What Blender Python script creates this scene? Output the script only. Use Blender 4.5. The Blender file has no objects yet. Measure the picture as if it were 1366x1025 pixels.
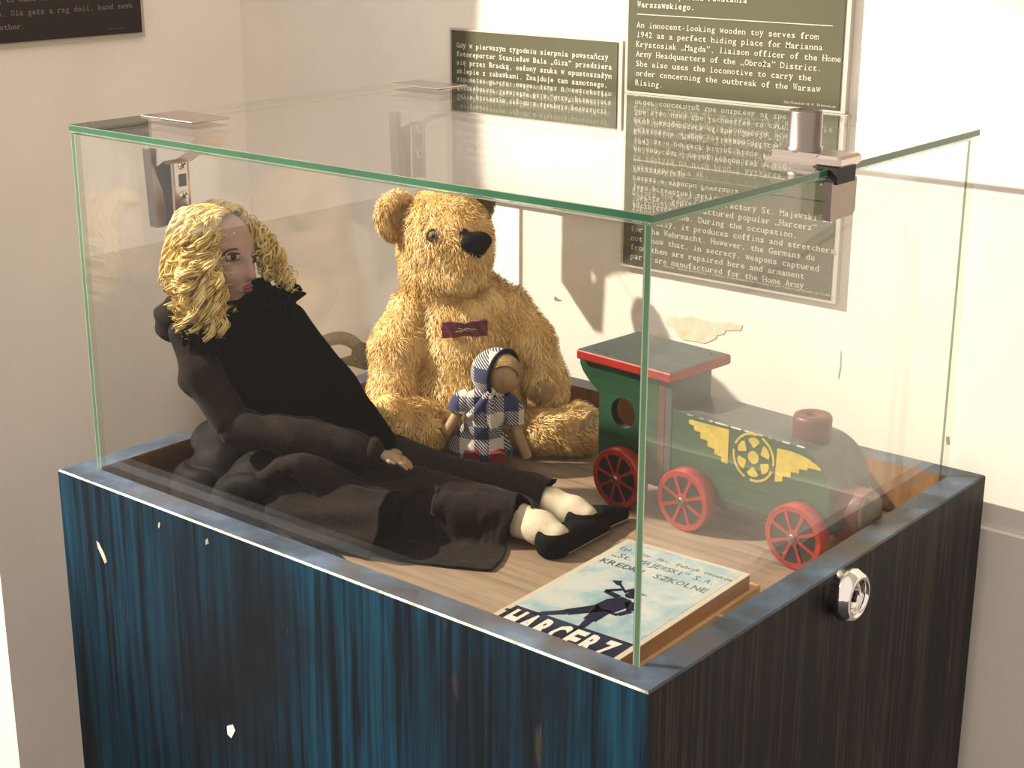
import bpy, math, random
import numpy as np
from mathutils import Vector, Matrix

# ------------------------------------------------------------------ camera
CX, CY, F = 683.0, 512.5, 2114.84
CAM = np.array([0.564894, -0.832279, 0.541476])
YAW, PITCH, ROLL = 0.692504, 0.303398, 0.0018012
_f = np.array([-math.sin(YAW)*math.cos(PITCH), math.cos(YAW)*math.cos(PITCH), -math.sin(PITCH)])
_r = np.array([math.cos(YAW), math.sin(YAW), 0.0]); _u = np.cross(_r, _f)
CR = math.cos(ROLL)*_r + math.sin(ROLL)*_u
CU = -math.sin(ROLL)*_r + math.cos(ROLL)*_u
CF = _f
sc = bpy.context.scene
col = sc.collection
cam_d = bpy.data.cameras.new('camera'); cam = bpy.data.objects.new('camera', cam_d); col.objects.link(cam)
cam_d.sensor_fit = 'HORIZONTAL'; cam_d.sensor_width = 36; cam_d.lens = F/1366*36
cam_d.clip_start = 0.02
M4 = Matrix.Identity(4)
for i in range(3):
    M4[i][0] = CR[i]; M4[i][1] = CU[i]; M4[i][2] = -CF[i]; M4[i][3] = CAM[i]
cam.matrix_world = M4
sc.camera = cam
# ------------------------------------------------------------------ view, world, lights
vs = sc.view_settings
vs.view_transform = 'Standard'; vs.look = 'None'; vs.gamma = 1; vs.use_curve_mapping = False
vs.exposure = 0.0
sc.cycles.transparent_max_bounces = 32
sc.cycles.max_bounces = 10
sc.cycles.glossy_bounces = 5
sc.cycles.sample_clamp_indirect = 6
world = bpy.data.worlds.new('museum_world'); sc.world = world; world.use_nodes = True
bg = world.node_tree.nodes['Background']; bg.inputs[0].default_value = (1.0, 0.875, 0.77, 1); bg.inputs[1].default_value = 1.15

def spot(name, loc, target, power, size_deg, blend, radius, colr):
    d = bpy.data.lights.new(name, 'SPOT'); o = bpy.data.objects.new(name, d); col.objects.link(o)
    d.energy = power; d.spot_size = math.radians(size_deg); d.spot_blend = blend; d.shadow_soft_size = radius; d.color = colr
    o.location = loc
    o.rotation_euler = (Vector(target)-Vector(loc)).to_track_quat('-Z', 'Y').to_euler()
    return o
LDIR = np.array([1, 1, -1.1]); LDIR = LDIR/np.linalg.norm(LDIR)
LPOS = np.array([-0.64, 0.57, 0.15]) - LDIR*3.3
spot('track_and_fill_spot', LPOS, (-0.15, 0.50, -0.10), 1500, 19.5, 0.45, 0.03, (1.0, 0.90, 0.765))
spot('track_and_fill_spot', (-1.9, -1.6, 2.0), (-1.17, 0.16, -0.55), 700, 14, 0.5, 0.04, (1.0, 0.92, 0.80))  # added fill spot, there to brighten the end face of the left partition

# ------------------------------------------------------------------ helpers: numbers
def ray(u, v):
    return CR*(u-CX)/F - CU*(v-CY)/F + CF
def on(u, v, ax, val):
    d = ray(u, v); return CAM + d*((val-CAM[ax])/d[ax])
E1 = np.array([math.cos(YAW), math.sin(YAW), 0.0])      # level, to the right of the view
E2 = np.array([math.sin(YAW), -math.cos(YAW), 0.0])     # level, towards the visitor
E3 = np.array([0, 0, 1.0])
class Frame:
    """an upright plane through a point; (u, v, b) gives a point b metres in front of it"""
    def __init__(s, c): s.c = np.array(c, float); s.k = F/((s.c-CAM)@CF)
    def p(s, u, v, b=0.0):
        P = s.c+E2*b; d = ray(u, v); return CAM + d*(((P-CAM)@E2)/(d@E2))
FZ = -0.05        # floor of the case
H = 0.3345        # top of the glass lid above the rim
W, D = 0.70, 0.5667
RW = 0.027
YW = 0.60         # back wall

# ------------------------------------------------------------------ helpers: objects
def props(o, label=None, cat=None, group=None, kind=None):
    if label: o['label'] = label
    if cat: o['category'] = cat
    if group: o['group'] = group
    if kind: o['kind'] = kind
    return o
def thing(name, loc, label, cat, group=None, rotz=0.0):
    o = bpy.data.objects.new(name, None); col.objects.link(o); o.location = loc; o.rotation_euler = (0, 0, rotz)
    o.empty_display_size = 0.02
    return props(o, label, cat, group)
def wloc(o):
    v = np.zeros(3)
    while o is not None:
        v = v+np.array(o.location); o = o.parent
    return v
def mesh_obj(name, V, Fc, mats, parent=None, mi=None, smooth=False, local=False, attr=None, sharp=None):
    V = np.asarray(V, float)
    if parent is not None and not local: V = V - wloc(parent)
    me = bpy.data.meshes.new(name)
    me.from_pydata(V.tolist(), [], [list(map(int, f)) for f in Fc] if not isinstance(Fc, list) else Fc)
    if not isinstance(mats, (list, tuple)): mats = [mats]
    for m in mats: me.materials.append(m)
    if mi is not None: me.polygons.foreach_set('material_index', np.asarray(mi, np.int32))
    if smooth is not False:
        s = np.ones(len(me.polygons), bool) if smooth is True else np.asarray(smooth, bool)
        me.polygons.foreach_set('use_smooth', s)
    if attr is not None:
        a = me.attributes.new('rnd', 'FLOAT', 'POINT'); a.data.foreach_set('value', np.asarray(attr, np.float32))
    me.update()
    o = bpy.data.objects.new(name, me); col.objects.link(o)
    if parent is not None: o.parent = parent
    return o

class MB:
    def __init__(s): s.v = []; s.f = []; s.m = []; s.s = []
    def add(s, V, Fc, m=0, smooth=False):
        n = len(s.v); s.v.extend([tuple(map(float, p)) for p in V])
        for f in Fc: s.f.append([n+int(i) for i in f]); s.m.append(m); s.s.append(smooth)
    def box(s, lo, hi, m=0, bev=0.0):
        (x0, y0, z0), (x1, y1, z1) = lo, hi
        if bev <= 0:
            V = [(x0,y0,z0),(x1,y0,z0),(x1,y1,z0),(x0,y1,z0),(x0,y0,z1),(x1,y0,z1),(x1,y1,z1),(x0,y1,z1)]
            s.add(V, [(0,3,2,1),(4,5,6,7),(0,1,5,4),(1,2,6,5),(2,3,7,6),(3,0,4,7)], m); return
        b = bev
        pts = []
        for z, i in ((z0, b), (z0+b, 0), (z1-b, 0), (z1, b)):
            xa, xb, ya, yb = x0+i, x1-i, y0+i, y1-i
            c = b if i == 0 else b*0.6
            pts.append([(xa+c,ya,z),(xb-c,ya,z),(xb,ya+c,z),(xb,yb-c,z),(xb-c,yb,z),(xa+c,yb,z),(xa,yb-c,z),(xa,ya+c,z)])
        V = sum(pts, []); Fc = []
        for k in range(3):
            for i in range(8):
                j = (i+1) % 8; Fc.append((k*8+i, k*8+j, (k+1)*8+j, (k+1)*8+i))
        Fc.append(tuple(range(7, -1, -1))); Fc.append(tuple(range(24, 32)))
        s.add(V, Fc, m)
    def prism(s, poly, axis, a, b, m=0, smooth=False, mcap=None):
        """poly in the two other axes, extruded from a to b along axis"""
        n = len(poly)
        def mk(p, t):
            if axis == 0: return (t, p[0], p[1])
            if axis == 1: return (p[0], t, p[1])
            return (p[0], p[1], t)
        V = [mk(p, a) for p in poly]+[mk(p, b) for p in poly]
        s.add(V, [(i, (i+1) % n, n+(i+1) % n, n+i) for i in range(n)], m, smooth)
        cm = m if mcap is None else mcap
        s.add(V, [tuple(range(n-1, -1, -1)), tuple(range(n, 2*n))], cm)
    def lathe(s, prof, c=(0,0,0), ax=(0,0,1), n=24, m=0, smooth=True, cap=True):
        """prof list of (radius, height)"""
        ax = np.array(ax, float); ax /= np.linalg.norm(ax)
        t = np.array([1,0,0.]) if abs(ax[0]) < .9 else np.array([0,1.,0])
        a = np.cross(ax, t); a /= np.linalg.norm(a); b = np.cross(ax, a); c = np.array(c, float)
        V = []
        for r, h in prof:
            for i in range(n):
                th = 2*math.pi*i/n; V.append(c+ax*h+(a*math.cos(th)+b*math.sin(th))*r)
        Fc = []
        for k in range(len(prof)-1):
            for i in range(n):
                j = (i+1) % n; Fc.append((k*n+i, k*n+j, (k+1)*n+j, (k+1)*n+i))
        s.add(V, Fc, m, smooth)
        if cap and prof[0][0] > 1e-6: s.add(V[:n], [tuple(range(n-1, -1, -1))], m)
        if cap and prof[-1][0] > 1e-6: s.add(V[-n:], [tuple(range(n))], m)
    def cyl(s, p, q, r, n=20, m=0, bev=0.0):
        p = np.array(p, float); q = np.array(q, float); L = np.linalg.norm(q-p)
        if bev > 0: prof = [(r-bev, 0), (r, bev), (r, L-bev), (r-bev, L)]
        else: prof = [(r, 0), (r, L)]
        s.lathe(prof, p, q-p, n, m, smooth=False if bev == 0 and n < 10 else True)
    def tube(s, P, R, n=8, m=0, cap=True):
        P = np.asarray(P, float); k = len(P); R = np.full(k, R) if np.isscalar(R) else np.asarray(R)
        T = np.gradient(P, axis=0); T /= np.linalg.norm(T, axis=1)[:, None]+1e-12
        a = np.cross(T[0], [0.3, 0.2, 1]); a /= np.linalg.norm(a)
        V = []
        for i in range(k):
            a = a-T[i]*(a@T[i]); a /= np.linalg.norm(a)+1e-12; b = np.cross(T[i], a)
            for j in range(n):
                th = 2*math.pi*j/n; V.append(P[i]+(a*math.cos(th)+b*math.sin(th))*R[i])
        Fc = [(i*n+j, i*n+(j+1) % n, (i+1)*n+(j+1) % n, (i+1)*n+j) for i in range(k-1) for j in range(n)]
        s.add(V, Fc, m, True)
        if cap: s.add(V[:n], [tuple(range(n-1, -1, -1))], m); s.add(V[-n:], [tuple(range(n))], m)
    def ball(s, c, r, nu=16, nv=10, m=0, axes=None):
        r = (r, r, r) if np.isscalar(r) else r
        A = np.eye(3) if axes is None else np.array(axes)
        V = []
        for i in range(nv+1):
            ph = math.pi*i/nv
            for j in range(nu):
                th = 2*math.pi*j/nu
                l = np.array([math.sin(ph)*math.cos(th)*r[0], math.sin(ph)*math.sin(th)*r[1], math.cos(ph)*r[2]])
                V.append(np.array(c)+l@A)
        Fc = [(i*nu+j, (i+1)*nu+j, (i+1)*nu+(j+1) % nu, i*nu+(j+1) % nu) for i in range(nv) for j in range(nu)]
        s.add(V, Fc, m, True)
    def build(s, name, mats, parent=None, local=False):
        return mesh_obj(name, s.v, s.f, mats, parent, s.m, s.s, local)

# ------------------------------------------------------------------ helpers: soft shapes
def sdf_mesh(f, lo, hi, h):
    ax = [np.arange(lo[i], hi[i]+h, h) for i in range(3)]
    G = np.stack(np.meshgrid(*ax, indexing='ij'), -1); n = G.shape[:3]
    Vv = f(G.reshape(-1, 3)).reshape(n); S = Vv < 0
    nc = tuple(k-1 for k in n)
    acc = np.zeros(nc+(3,)); cnt = np.zeros(nc)
    def sl(o): return tuple(slice(o[i], o[i]+nc[i]) for i in range(3))
    for a in range(3):
        oth = [i for i in range(3) if i != a]
        for p in (0, 1):
            for q in (0, 1):
                o0 = [0, 0, 0]; o0[oth[0]] = p; o0[oth[1]] = q; o1 = list(o0); o1[a] = 1
                v0, v1 = Vv[sl(o0)], Vv[sl(o1)]; mk = S[sl(o0)] != S[sl(o1)]
                t = np.where(mk, v0/np.where(mk, v0-v1, 1), 0)
                P = np.zeros(nc+(3,)); P[...] = o0; P[..., a] += t
                acc += P*mk[..., None]; cnt += mk
    act = cnt > 0; idx = -np.ones(nc, int); idx[act] = np.arange(act.sum())
    I = np.argwhere(act)
    V = np.array(lo)+(I+acc[act]/cnt[act][:, None])*h
    Q = []
    for a in range(3):
        b, c = (a+1) % 3, (a+2) % 3
        s0 = [slice(None)]*3; s1 = [slice(None)]*3; s0[a] = slice(0, -1); s1[a] = slice(1, None)
        A, B = S[tuple(s0)], S[tuple(s1)]
        E = np.argwhere(A != B)
        E = E[(E[:, b] > 0) & (E[:, c] > 0) & (E[:, b] < n[b]-1) & (E[:, c] < n[c]-1)]
        ins = A[tuple(E.T)]
        def cell(db, dc):
            e = E.copy(); e[:, b] += db; e[:, c] += dc; return idx[tuple(e.T)]
        q = np.stack([cell(-1, -1), cell(0, -1), cell(0, 0), cell(-1, 0)], 1)
        q[~ins] = q[~ins][:, ::-1]
        Q.append(q)
    return V, np.concatenate(Q)
def smin(a, b, k):
    h = np.clip(0.5+0.5*(b-a)/k, 0, 1); return b+(a-b)*h-k*h*(1-h)
def ell(P, c, r, A=None):
    q = P-np.array(c)
    if A is not None: q = q@np.array(A).T
    r = np.array(r) if not np.isscalar(r) else np.array([r, r, r])
    k0 = np.linalg.norm(q/r, axis=1); k1 = np.linalg.norm(q/(r*r), axis=1)
    return k0*(k0-1)/np.maximum(k1, 1e-9)
def cone(P, a, b, ra, rb):
    a = np.array(a); b = np.array(b); d = b-a; t = np.clip(((P-a)@d)/(d@d), 0, 1)
    return np.linalg.norm(P-a-t[:, None]*d, axis=1)-(ra+(rb-ra)*t)
def path_sdf(P, pts, rad, k=0.01):
    d = None
    for i in range(len(pts)-1):
        e = cone(P, pts[i], pts[i+1], rad[i], rad[i+1]); d = e if d is None else smin(d, e, k)
    return d
_rs = np.random.RandomState(5)
_K = _rs.normal(size=(24, 3)); _K /= np.linalg.norm(_K, axis=1)[:, None]; _PH = _rs.uniform(0, 6.28, 24)
def wob(P, fr, seed=0):
    s = 0
    for i in range(6):
        j = (i+seed*5) % 24; s = s+np.sin((P@_K[j])*fr*(0.7+0.13*i)+_PH[j])
    return s/6
def vnormals(V, Q):
    n = np.zeros_like(V); fn = np.cross(V[Q[:, 2]]-V[Q[:, 0]], V[Q[:, 3]]-V[Q[:, 1]])
    for k in range(4): np.add.at(n, Q[:, k], fn)
    return n/(np.linalg.norm(n, axis=1)[:, None]+1e-12)
def fur(V, Q, n, length, width, flow, lift=0.45, seed=1, mask=None, clump=0.5):
    rs = np.random.RandomState(seed)
    N = vnormals(V, Q)
    ar = np.linalg.norm(np.cross(V[Q[:, 2]]-V[Q[:, 0]], V[Q[:, 3]]-V[Q[:, 1]]), axis=1)
    f = rs.choice(len(Q), n, p=ar/ar.sum()); u = rs.rand(n, 1); w = rs.rand(n, 1)
    q = Q[f]
    P = (V[q[:, 0]]*(1-u)+V[q[:, 1]]*u)*(1-w)+(V[q[:, 3]]*(1-u)+V[q[:, 2]]*u)*w
    Nn = (N[q[:, 0]]*(1-u)+N[q[:, 1]]*u)*(1-w)+(N[q[:, 3]]*(1-u)+N[q[:, 2]]*u)*w
    Nn /= np.linalg.norm(Nn, axis=1)[:, None]+1e-9
    if mask is not None:
        k = mask(P); P = P[k]; Nn = Nn[k]
    n = len(P)
    fl = flow(P)
    cl = np.stack([wob(P, 260, 1), wob(P, 260, 2), wob(P, 260, 3)], 1)*clump*1.6
    fl = fl+cl+rs.normal(size=(n, 3))*0.28
    fl = fl-Nn*np.sum(fl*Nn, 1)[:, None]; fl /= np.linalg.norm(fl, axis=1)[:, None]+1e-9
    L = (length*(0.6+0.7*rs.rand(n))*(1+0.35*wob(P, 120, 4)))[:, None]
    lf = lift*(0.6+0.8*rs.rand(n, 1))
    d0 = fl*0.6+Nn*lf*1.3; d0 /= np.linalg.norm(d0, axis=1)[:, None]
    d1 = fl+Nn*lf*0.25; d1 /= np.linalg.norm(d1, axis=1)[:, None]
    sd = np.cross(fl, Nn); sd /= np.linalg.norm(sd, axis=1)[:, None]+1e-9
    w2 = width*(0.7+0.6*rs.rand(n, 1))
    Bp = P-Nn*0.0006; Mp = Bp+d0*L*0.5; Tp = Mp+d1*L*0.5
    X = np.stack([Bp-sd*w2/2, Bp+sd*w2/2, Mp-sd*w2*.4, Mp+sd*w2*.4, Tp], 1).reshape(-1, 3)
    o = (np.arange(n)*5)[:, None]
    quads = (o+np.array([0, 1, 3, 2])).tolist(); tris = (o+np.array([2, 3, 4])).tolist()
    return X, quads+tris, np.repeat(rs.rand(n), 5)
def furry(name, V, Q, mat, parent, n, length=0.009, width=0.0007, flow=None, lift=0.45, seed=1, mask=None, kind=None):
    if flow is None: flow = lambda P: np.tile([0, 0, -1.0], (len(P), 1))
    X, Fx, a = fur(V, Q, n, length, width, flow, lift, seed, mask)
    nv = len(V)
    F2 = Q.tolist()+[[i+nv for i in f] for f in Fx]
    at = np.concatenate([np.full(nv, 0.35), a])
    return mesh_obj(name, np.concatenate([V, X]), F2, mat, parent, None, True, attr=at)

# ------------------------------------------------------------------ materials
def new_mat(name):
    m = bpy.data.materials.new(name); m.use_nodes = True
    nt = m.node_tree; return m, nt, nt.nodes['Principled BSDF']
ALB = 1.0
def c4(c, k=None):
    k = ALB if k is None else k
    return (c[0]*k, c[1]*k, c[2]*k, 1)
def simple(name, c, rough=0.6, metal=0.0, noise=0.0, nscale=40, spec=0.5, bump=0.0, sheen=0.0, coat=0.0):
    m, nt, b = new_mat(name)
    b.inputs['Base Color'].default_value = c4(c); b.inputs['Roughness'].default_value = rough
    b.inputs['Metallic'].default_value = metal; b.inputs['Specular IOR Level'].default_value = spec
    if sheen: b.inputs['Sheen Weight'].default_value = sheen; b.inputs['Sheen Roughness'].default_value = 0.4
    if coat: b.inputs['Coat Weight'].default_value = coat; b.inputs['Coat Roughness'].default_value = 0.15
    if noise or bump:
        tc = nt.nodes.new('ShaderNodeTexCoord'); nz = nt.nodes.new('ShaderNodeTexNoise')
        nz.inputs['Scale'].default_value = nscale; nz.inputs['Detail'].default_value = 6
        nt.links.new(tc.outputs['Object'], nz.inputs['Vector'])
        if noise:
            mp = nt.nodes.new('ShaderNodeMapRange'); mp.inputs['From Min'].default_value = .3; mp.inputs['From Max'].default_value = .7
            mp.inputs['To Min'].default_value = 1-noise; mp.inputs['To Max'].default_value = 1+noise*0.5
            mx = nt.nodes.new('ShaderNodeVectorMath'); mx.operation = 'SCALE'; mx.inputs[0].default_value = c4(c)[:3]
            nt.links.new(nz.outputs['Fac'], mp.inputs['Value']); nt.links.new(mp.outputs[0], mx.inputs['Scale'])
            nt.links.new(mx.outputs[0], b.inputs['Base Color'])
        if bump:
            bp = nt.nodes.new('ShaderNodeBump'); bp.inputs['Strength'].default_value = bump; bp.inputs['Distance'].default_value = 0.002
            nt.links.new(nz.outputs['Fac'], bp.inputs['Height']); nt.links.new(bp.outputs[0], b.inputs['Normal'])
    return m
def ramp(nt, stops):
    r = nt.nodes.new('ShaderNodeValToRGB'); e = r.color_ramp.elements
    while len(e) < len(stops): e.new(0.5)
    for k, (p, c) in enumerate(stops): e[k].position = p; e[k].color = c4(c)
    return r
def streaks(name, stops, scale, rough=0.5, extra=None, bump=0.15, nscale=1.0, dist=1.5, spec=0.5, coat=0.0):
    """grain: noise stretched by the scale vector, coloured by a ramp; extra = (stops, scale, threshold, colour) wear patches"""
    m, nt, b = new_mat(name); L = nt.links
    tc = nt.nodes.new('ShaderNodeTexCoord'); mp = nt.nodes.new('ShaderNodeMapping'); mp.inputs['Scale'].default_value = scale
    L.new(tc.outputs['Object'], mp.inputs['Vector'])
    nz = nt.nodes.new('ShaderNodeTexNoise'); nz.inputs['Scale'].default_value = nscale; nz.inputs['Detail'].default_value = 8
    nz.inputs['Roughness'].default_value = 0.65; nz.inputs['Distortion'].default_value = dist*0.2
    L.new(mp.outputs[0], nz.inputs['Vector'])
    r = ramp(nt, stops); L.new(nz.outputs['Fac'], r.inputs['Fac'])
    out = r.outputs['Color']
    for (esc, lo, hi, ec) in (extra or []):
        m2 = nt.nodes.new('ShaderNodeMapping'); m2.inputs['Scale'].default_value = esc; L.new(tc.outputs['Object'], m2.inputs['Vector'])
        n2 = nt.nodes.new('ShaderNodeTexNoise'); n2.inputs['Scale'].default_value = 1; n2.inputs['Detail'].default_value = 5
        L.new(m2.outputs[0], n2.inputs['Vector'])
        k = nt.nodes.new('ShaderNodeMapRange'); k.inputs['From Min'].default_value = lo; k.inputs['From Max'].default_value = hi
        L.new(n2.outputs['Fac'], k.inputs['Value'])
        mx = nt.nodes.new('ShaderNodeMix'); mx.data_type = 'RGBA'; L.new(k.outputs[0], mx.inputs['Factor'])
        L.new(out, mx.inputs[6]); mx.inputs[7].default_value = c4(ec); out = mx.outputs[2]
    L.new(out, b.inputs['Base Color']); b.inputs['Roughness'].default_value = rough; b.inputs['Specular IOR Level'].default_value = spec
    if coat: b.inputs['Coat Weight'].default_value = coat; b.inputs['Coat Roughness'].default_value = 0.25
    if bump:
        bp = nt.nodes.new('ShaderNodeBump'); bp.inputs['Strength'].default_value = bump; bp.inputs['Distance'].default_value = 0.001
        L.new(nz.outputs['Fac'], bp.inputs['Height']); L.new(bp.outputs[0], b.inputs['Normal'])
    return m

def glass_mat(name, tint=(0.992, 0.996, 0.990)):
    """clear thin sheet: Fresnel share of mirror, the rest passes straight through"""
    m = bpy.data.materials.new(name); m.use_nodes = True; nt = m.node_tree; nt.nodes.clear(); L = nt.links
    out = nt.nodes.new('ShaderNodeOutputMaterial'); mx = nt.nodes.new('ShaderNodeMixShader')
    tr = nt.nodes.new('ShaderNodeBsdfTransparent'); tr.inputs[0].default_value = c4(tint)
    gl = nt.nodes.new('ShaderNodeBsdfGlossy'); gl.inputs['Roughness'].default_value = 0.0; gl.inputs['Color'].default_value = (1, 1, 1, 1)
    ge = nt.nodes.new('ShaderNodeNewGeometry'); dt = nt.nodes.new('ShaderNodeVectorMath'); dt.operation = 'DOT_PRODUCT'
    L.new(ge.outputs['Normal'], dt.inputs[0]); L.new(ge.outputs['Incoming'], dt.inputs[1])
    def mth(op, a, b=None):
        n = nt.nodes.new('ShaderNodeMath'); n.operation = op
        for i, x in enumerate((a, b)):
            if x is None: continue
            if isinstance(x, (int, float)): n.inputs[i].default_value = x
            else: L.new(x, n.inputs[i])
        return n.outputs[0]
    c = mth('ABSOLUTE', dt.outputs['Value']); k = mth('SUBTRACT', 1.0, c); p = mth('POWER', k, 5.0)
    fr = mth('ADD', mth('MULTIPLY', p, 0.95), 0.045)
    L.new(fr, mx.inputs[0]); L.new(tr.outputs[0], mx.inputs[1]); L.new(gl.outputs[0], mx.inputs[2]); L.new(mx.outputs[0], out.inputs[0])
    return m
def hair_mat(name, stops, rough=0.5, posscale=30, spec=0.3, pstops=None):
    m, nt, b = new_mat(name); L = nt.links
    at = nt.nodes.new('ShaderNodeAttribute'); at.attribute_name = 'rnd'
    tc = nt.nodes.new('ShaderNodeTexCoord'); nz = nt.nodes.new('ShaderNodeTexNoise'); nz.inputs['Scale'].default_value = posscale; nz.inputs['Detail'].default_value = 4
    L.new(tc.outputs['Object'], nz.inputs['Vector'])
    a = nt.nodes.new('ShaderNodeMath'); a.operation = 'MULTIPLY'; a.inputs[1].default_value = 0.5; L.new(at.outputs['Fac'], a.inputs[0])
    d = nt.nodes.new('ShaderNodeMapRange'); d.inputs['From Min'].default_value = .3; d.inputs['From Max'].default_value = .7; d.inputs['To Max'].default_value = .5
    L.new(nz.outputs['Fac'], d.inputs['Value'])
    e = nt.nodes.new('ShaderNodeMath'); e.operation = 'ADD'; L.new(a.outputs[0], e.inputs[0]); L.new(d.outputs[0], e.inputs[1])
    r = ramp(nt, stops); L.new(e.outputs[0], r.inputs['Fac']); L.new(r.outputs['Color'], b.inputs['Base Color'])
    b.inputs['Roughness'].default_value = rough; b.inputs['Specular IOR Level'].default_value = spec
    return m

M = {}
M['wall'] = simple('plaster_wall', (0.82, 0.755, 0.68), 0.85, noise=0.06, nscale=9, bump=0.25, spec=0.2)
M['wall_left'] = simple('plaster_partition', (0.88, 0.80, 0.725), 0.85, noise=0.05, nscale=7, bump=0.2, spec=0.2)
ALB = 0.62
M['floor'] = streaks('dark_floor', [(.3, (.022, .018, .014)), (.7, (.045, .036, .029))], (2, 9, 1), 0.45)
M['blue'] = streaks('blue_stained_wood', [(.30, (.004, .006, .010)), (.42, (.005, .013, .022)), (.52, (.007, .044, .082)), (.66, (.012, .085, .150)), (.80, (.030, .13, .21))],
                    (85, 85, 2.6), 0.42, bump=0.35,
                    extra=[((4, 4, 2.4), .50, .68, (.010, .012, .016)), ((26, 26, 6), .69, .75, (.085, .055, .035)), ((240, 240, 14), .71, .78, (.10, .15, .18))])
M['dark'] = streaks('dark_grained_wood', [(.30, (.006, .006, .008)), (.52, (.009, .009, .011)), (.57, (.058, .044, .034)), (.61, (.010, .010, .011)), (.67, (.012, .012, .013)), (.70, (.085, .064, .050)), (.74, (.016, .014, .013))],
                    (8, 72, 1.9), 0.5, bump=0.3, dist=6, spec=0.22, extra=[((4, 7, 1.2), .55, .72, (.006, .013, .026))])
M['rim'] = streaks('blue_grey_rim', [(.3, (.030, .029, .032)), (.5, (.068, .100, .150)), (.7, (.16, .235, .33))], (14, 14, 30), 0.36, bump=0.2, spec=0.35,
                   extra=[((9, 9, 9), .50, .66, (.085, .070, .060))])
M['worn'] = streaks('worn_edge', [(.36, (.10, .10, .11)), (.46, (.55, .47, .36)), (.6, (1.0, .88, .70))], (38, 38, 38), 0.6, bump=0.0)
M['inner'] = streaks('brown_inner_wood', [(.3, (.20, .085, .025)), (.5, (.36, .17, .055)), (.7, (.50, .27, .10))], (60, 60, 4), 0.5, bump=0.2)
M['board'] = streaks('oak_board', [(.3, (.24, .155, .095)), (.5, (.37, .255, .165)), (.7, (.49, .36, .245))], (7, 90, 20), 0.5, bump=0.15)
ALB = 1.0
M['glass'] = glass_mat('clear_glass')
ALB = 0.62
def edge_mat(name, c):
    m = simple(name, c, 0.12, noise=0.15, nscale=20, spec=0.6); nt = m.node_tree
    ge = nt.nodes.new('ShaderNodeNewGeometry'); tr = nt.nodes.new('ShaderNodeBsdfTransparent'); tr.inputs[0].default_value = (.80, .88, .80, 1)
    mx = nt.nodes.new('ShaderNodeMixShader'); out = nt.nodes['Material Output']
    nt.links.new(ge.outputs['Backfacing'], mx.inputs[0]); nt.links.new(nt.nodes['Principled BSDF'].outputs[0], mx.inputs[1]); nt.links.new(tr.outputs[0], mx.inputs[2]); nt.links.new(mx.outputs[0], out.inputs[0])
    return m
M['glass_edge'] = edge_mat('green_glass_edge', (.055, .20, .105))
M['glass_edge_v'] = edge_mat('soft_green_glass_edge', (.13, .24, .14))
M['glass_edge_pale'] = edge_mat('pale_glass_arris', (.42, .50, .38))
ALB = 1.0
M['chrome'] = simple('satin_nickel', (.58, .51, .46), 0.24, 1.0)
M['chrome2'] = simple('polished_chrome', (.80, .78, .76), 0.06, 1.0)
M['nickel_dark'] = simple('brushed_nickel', (.26, .22, .195), 0.30, 1.0)
ALB = 0.62
M['black'] = simple('black_gap', (.012, .010, .009), 0.6)
M['olive'] = simple('olive_plaque', (.096, .094, .040), 0.55, noise=0.05, nscale=12)
M['blackplaque'] = simple('black_plaque', (.022, .013, .009), 0.5)
M['plaque_edge'] = simple('cream_plaque_edge', (.74, .66, .56), 0.6)
M['ink_white'] = simple('white_print', (.78, .73, .62), 0.7)
M['ink_grey'] = simple('grey_print', (.33, .29, .24), 0.7)
ALB = 0.95
M['fur'] = hair_mat('golden_mohair', [(.0, (.30, .145, .035)), (.35, (.56, .33, .10)), (.65, (.80, .56, .23)), (1.0, (.95, .77, .42))], 0.45, 34)
ALB = 0.62
M['fur_dark'] = hair_mat('shaded_brown_mohair', [(.0, (.16, .075, .022)), (.5, (.30, .16, .05)), (1.0, (.46, .28, .10))], 0.5, 34)  # darker fur: shade of the far ear put into colour, also the eye rings
M['pad'] = simple('felt_pad', (.55, .36, .15), 0.9, noise=0.2, nscale=60, bump=0.2, sheen=.3)
M['thread'] = simple('black_thread', (.012, .009, .007), 0.8, bump=0.6, nscale=500, spec=0.08)
M['maroon'] = simple('maroon_ribbon', (.17, .008, .022), 0.6, noise=0.3, nscale=180, bump=0.5, sheen=0.4)
M['dress'] = simple('black_dress_cloth', (.0035, .0026, .0023), 0.9, noise=0.2, nscale=220, spec=0.03)
M['gauze'] = simple('charcoal_gauze', (.030, .022, .0175), 0.8, noise=0.3, nscale=300, bump=0.3, sheen=0.05, spec=0.06)
M['satin'] = simple('black_satin', (.014, .0105, .0085), 0.7, noise=0.3, nscale=60, spec=0.12)
M['skin'] = simple('painted_cloth_skin', (.66, .42, .32), 0.5, noise=0.12, nscale=70, spec=0.4)
M['skin_hand'] = simple('cloth_hand', (.50, .33, .20), 0.7, noise=0.15, nscale=70)
M['stocking'] = simple('cream_stocking', (.80, .66, .46), 0.8, noise=0.12, nscale=110, bump=0.25)
M['shoe'] = simple('black_felt_shoe', (.010, .008, .007), 0.8, bump=0.3, nscale=300, spec=0.08)
M['stitch'] = simple('cream_stitch', (.60, .47, .30), 0.8)
ALB = 1.0
M['blond'] = hair_mat('blond_curls', [(.0, (.34, .20, .055)), (.4, (.62, .44, .15)), (.75, (.80, .64, .28)), (1.0, (.90, .78, .45))], 0.38, 60, 0.4)
ALB = 0.62
M['eye_white'] = simple('eye_white', (.70, .62, .55), 0.3)
M['eye_dark'] = simple('eye_dark', (.035, .015, .010), 0.2)
M['brow'] = simple('brow_paint', (.07, .025, .015), 0.6)
M['lips'] = simple('red_lips', (.33, .075, .050), 0.4)
M['amber'] = simple('amber_glass_eye', (.34, .22, .12), 0.08, spec=0.8, coat=1.0)
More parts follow.
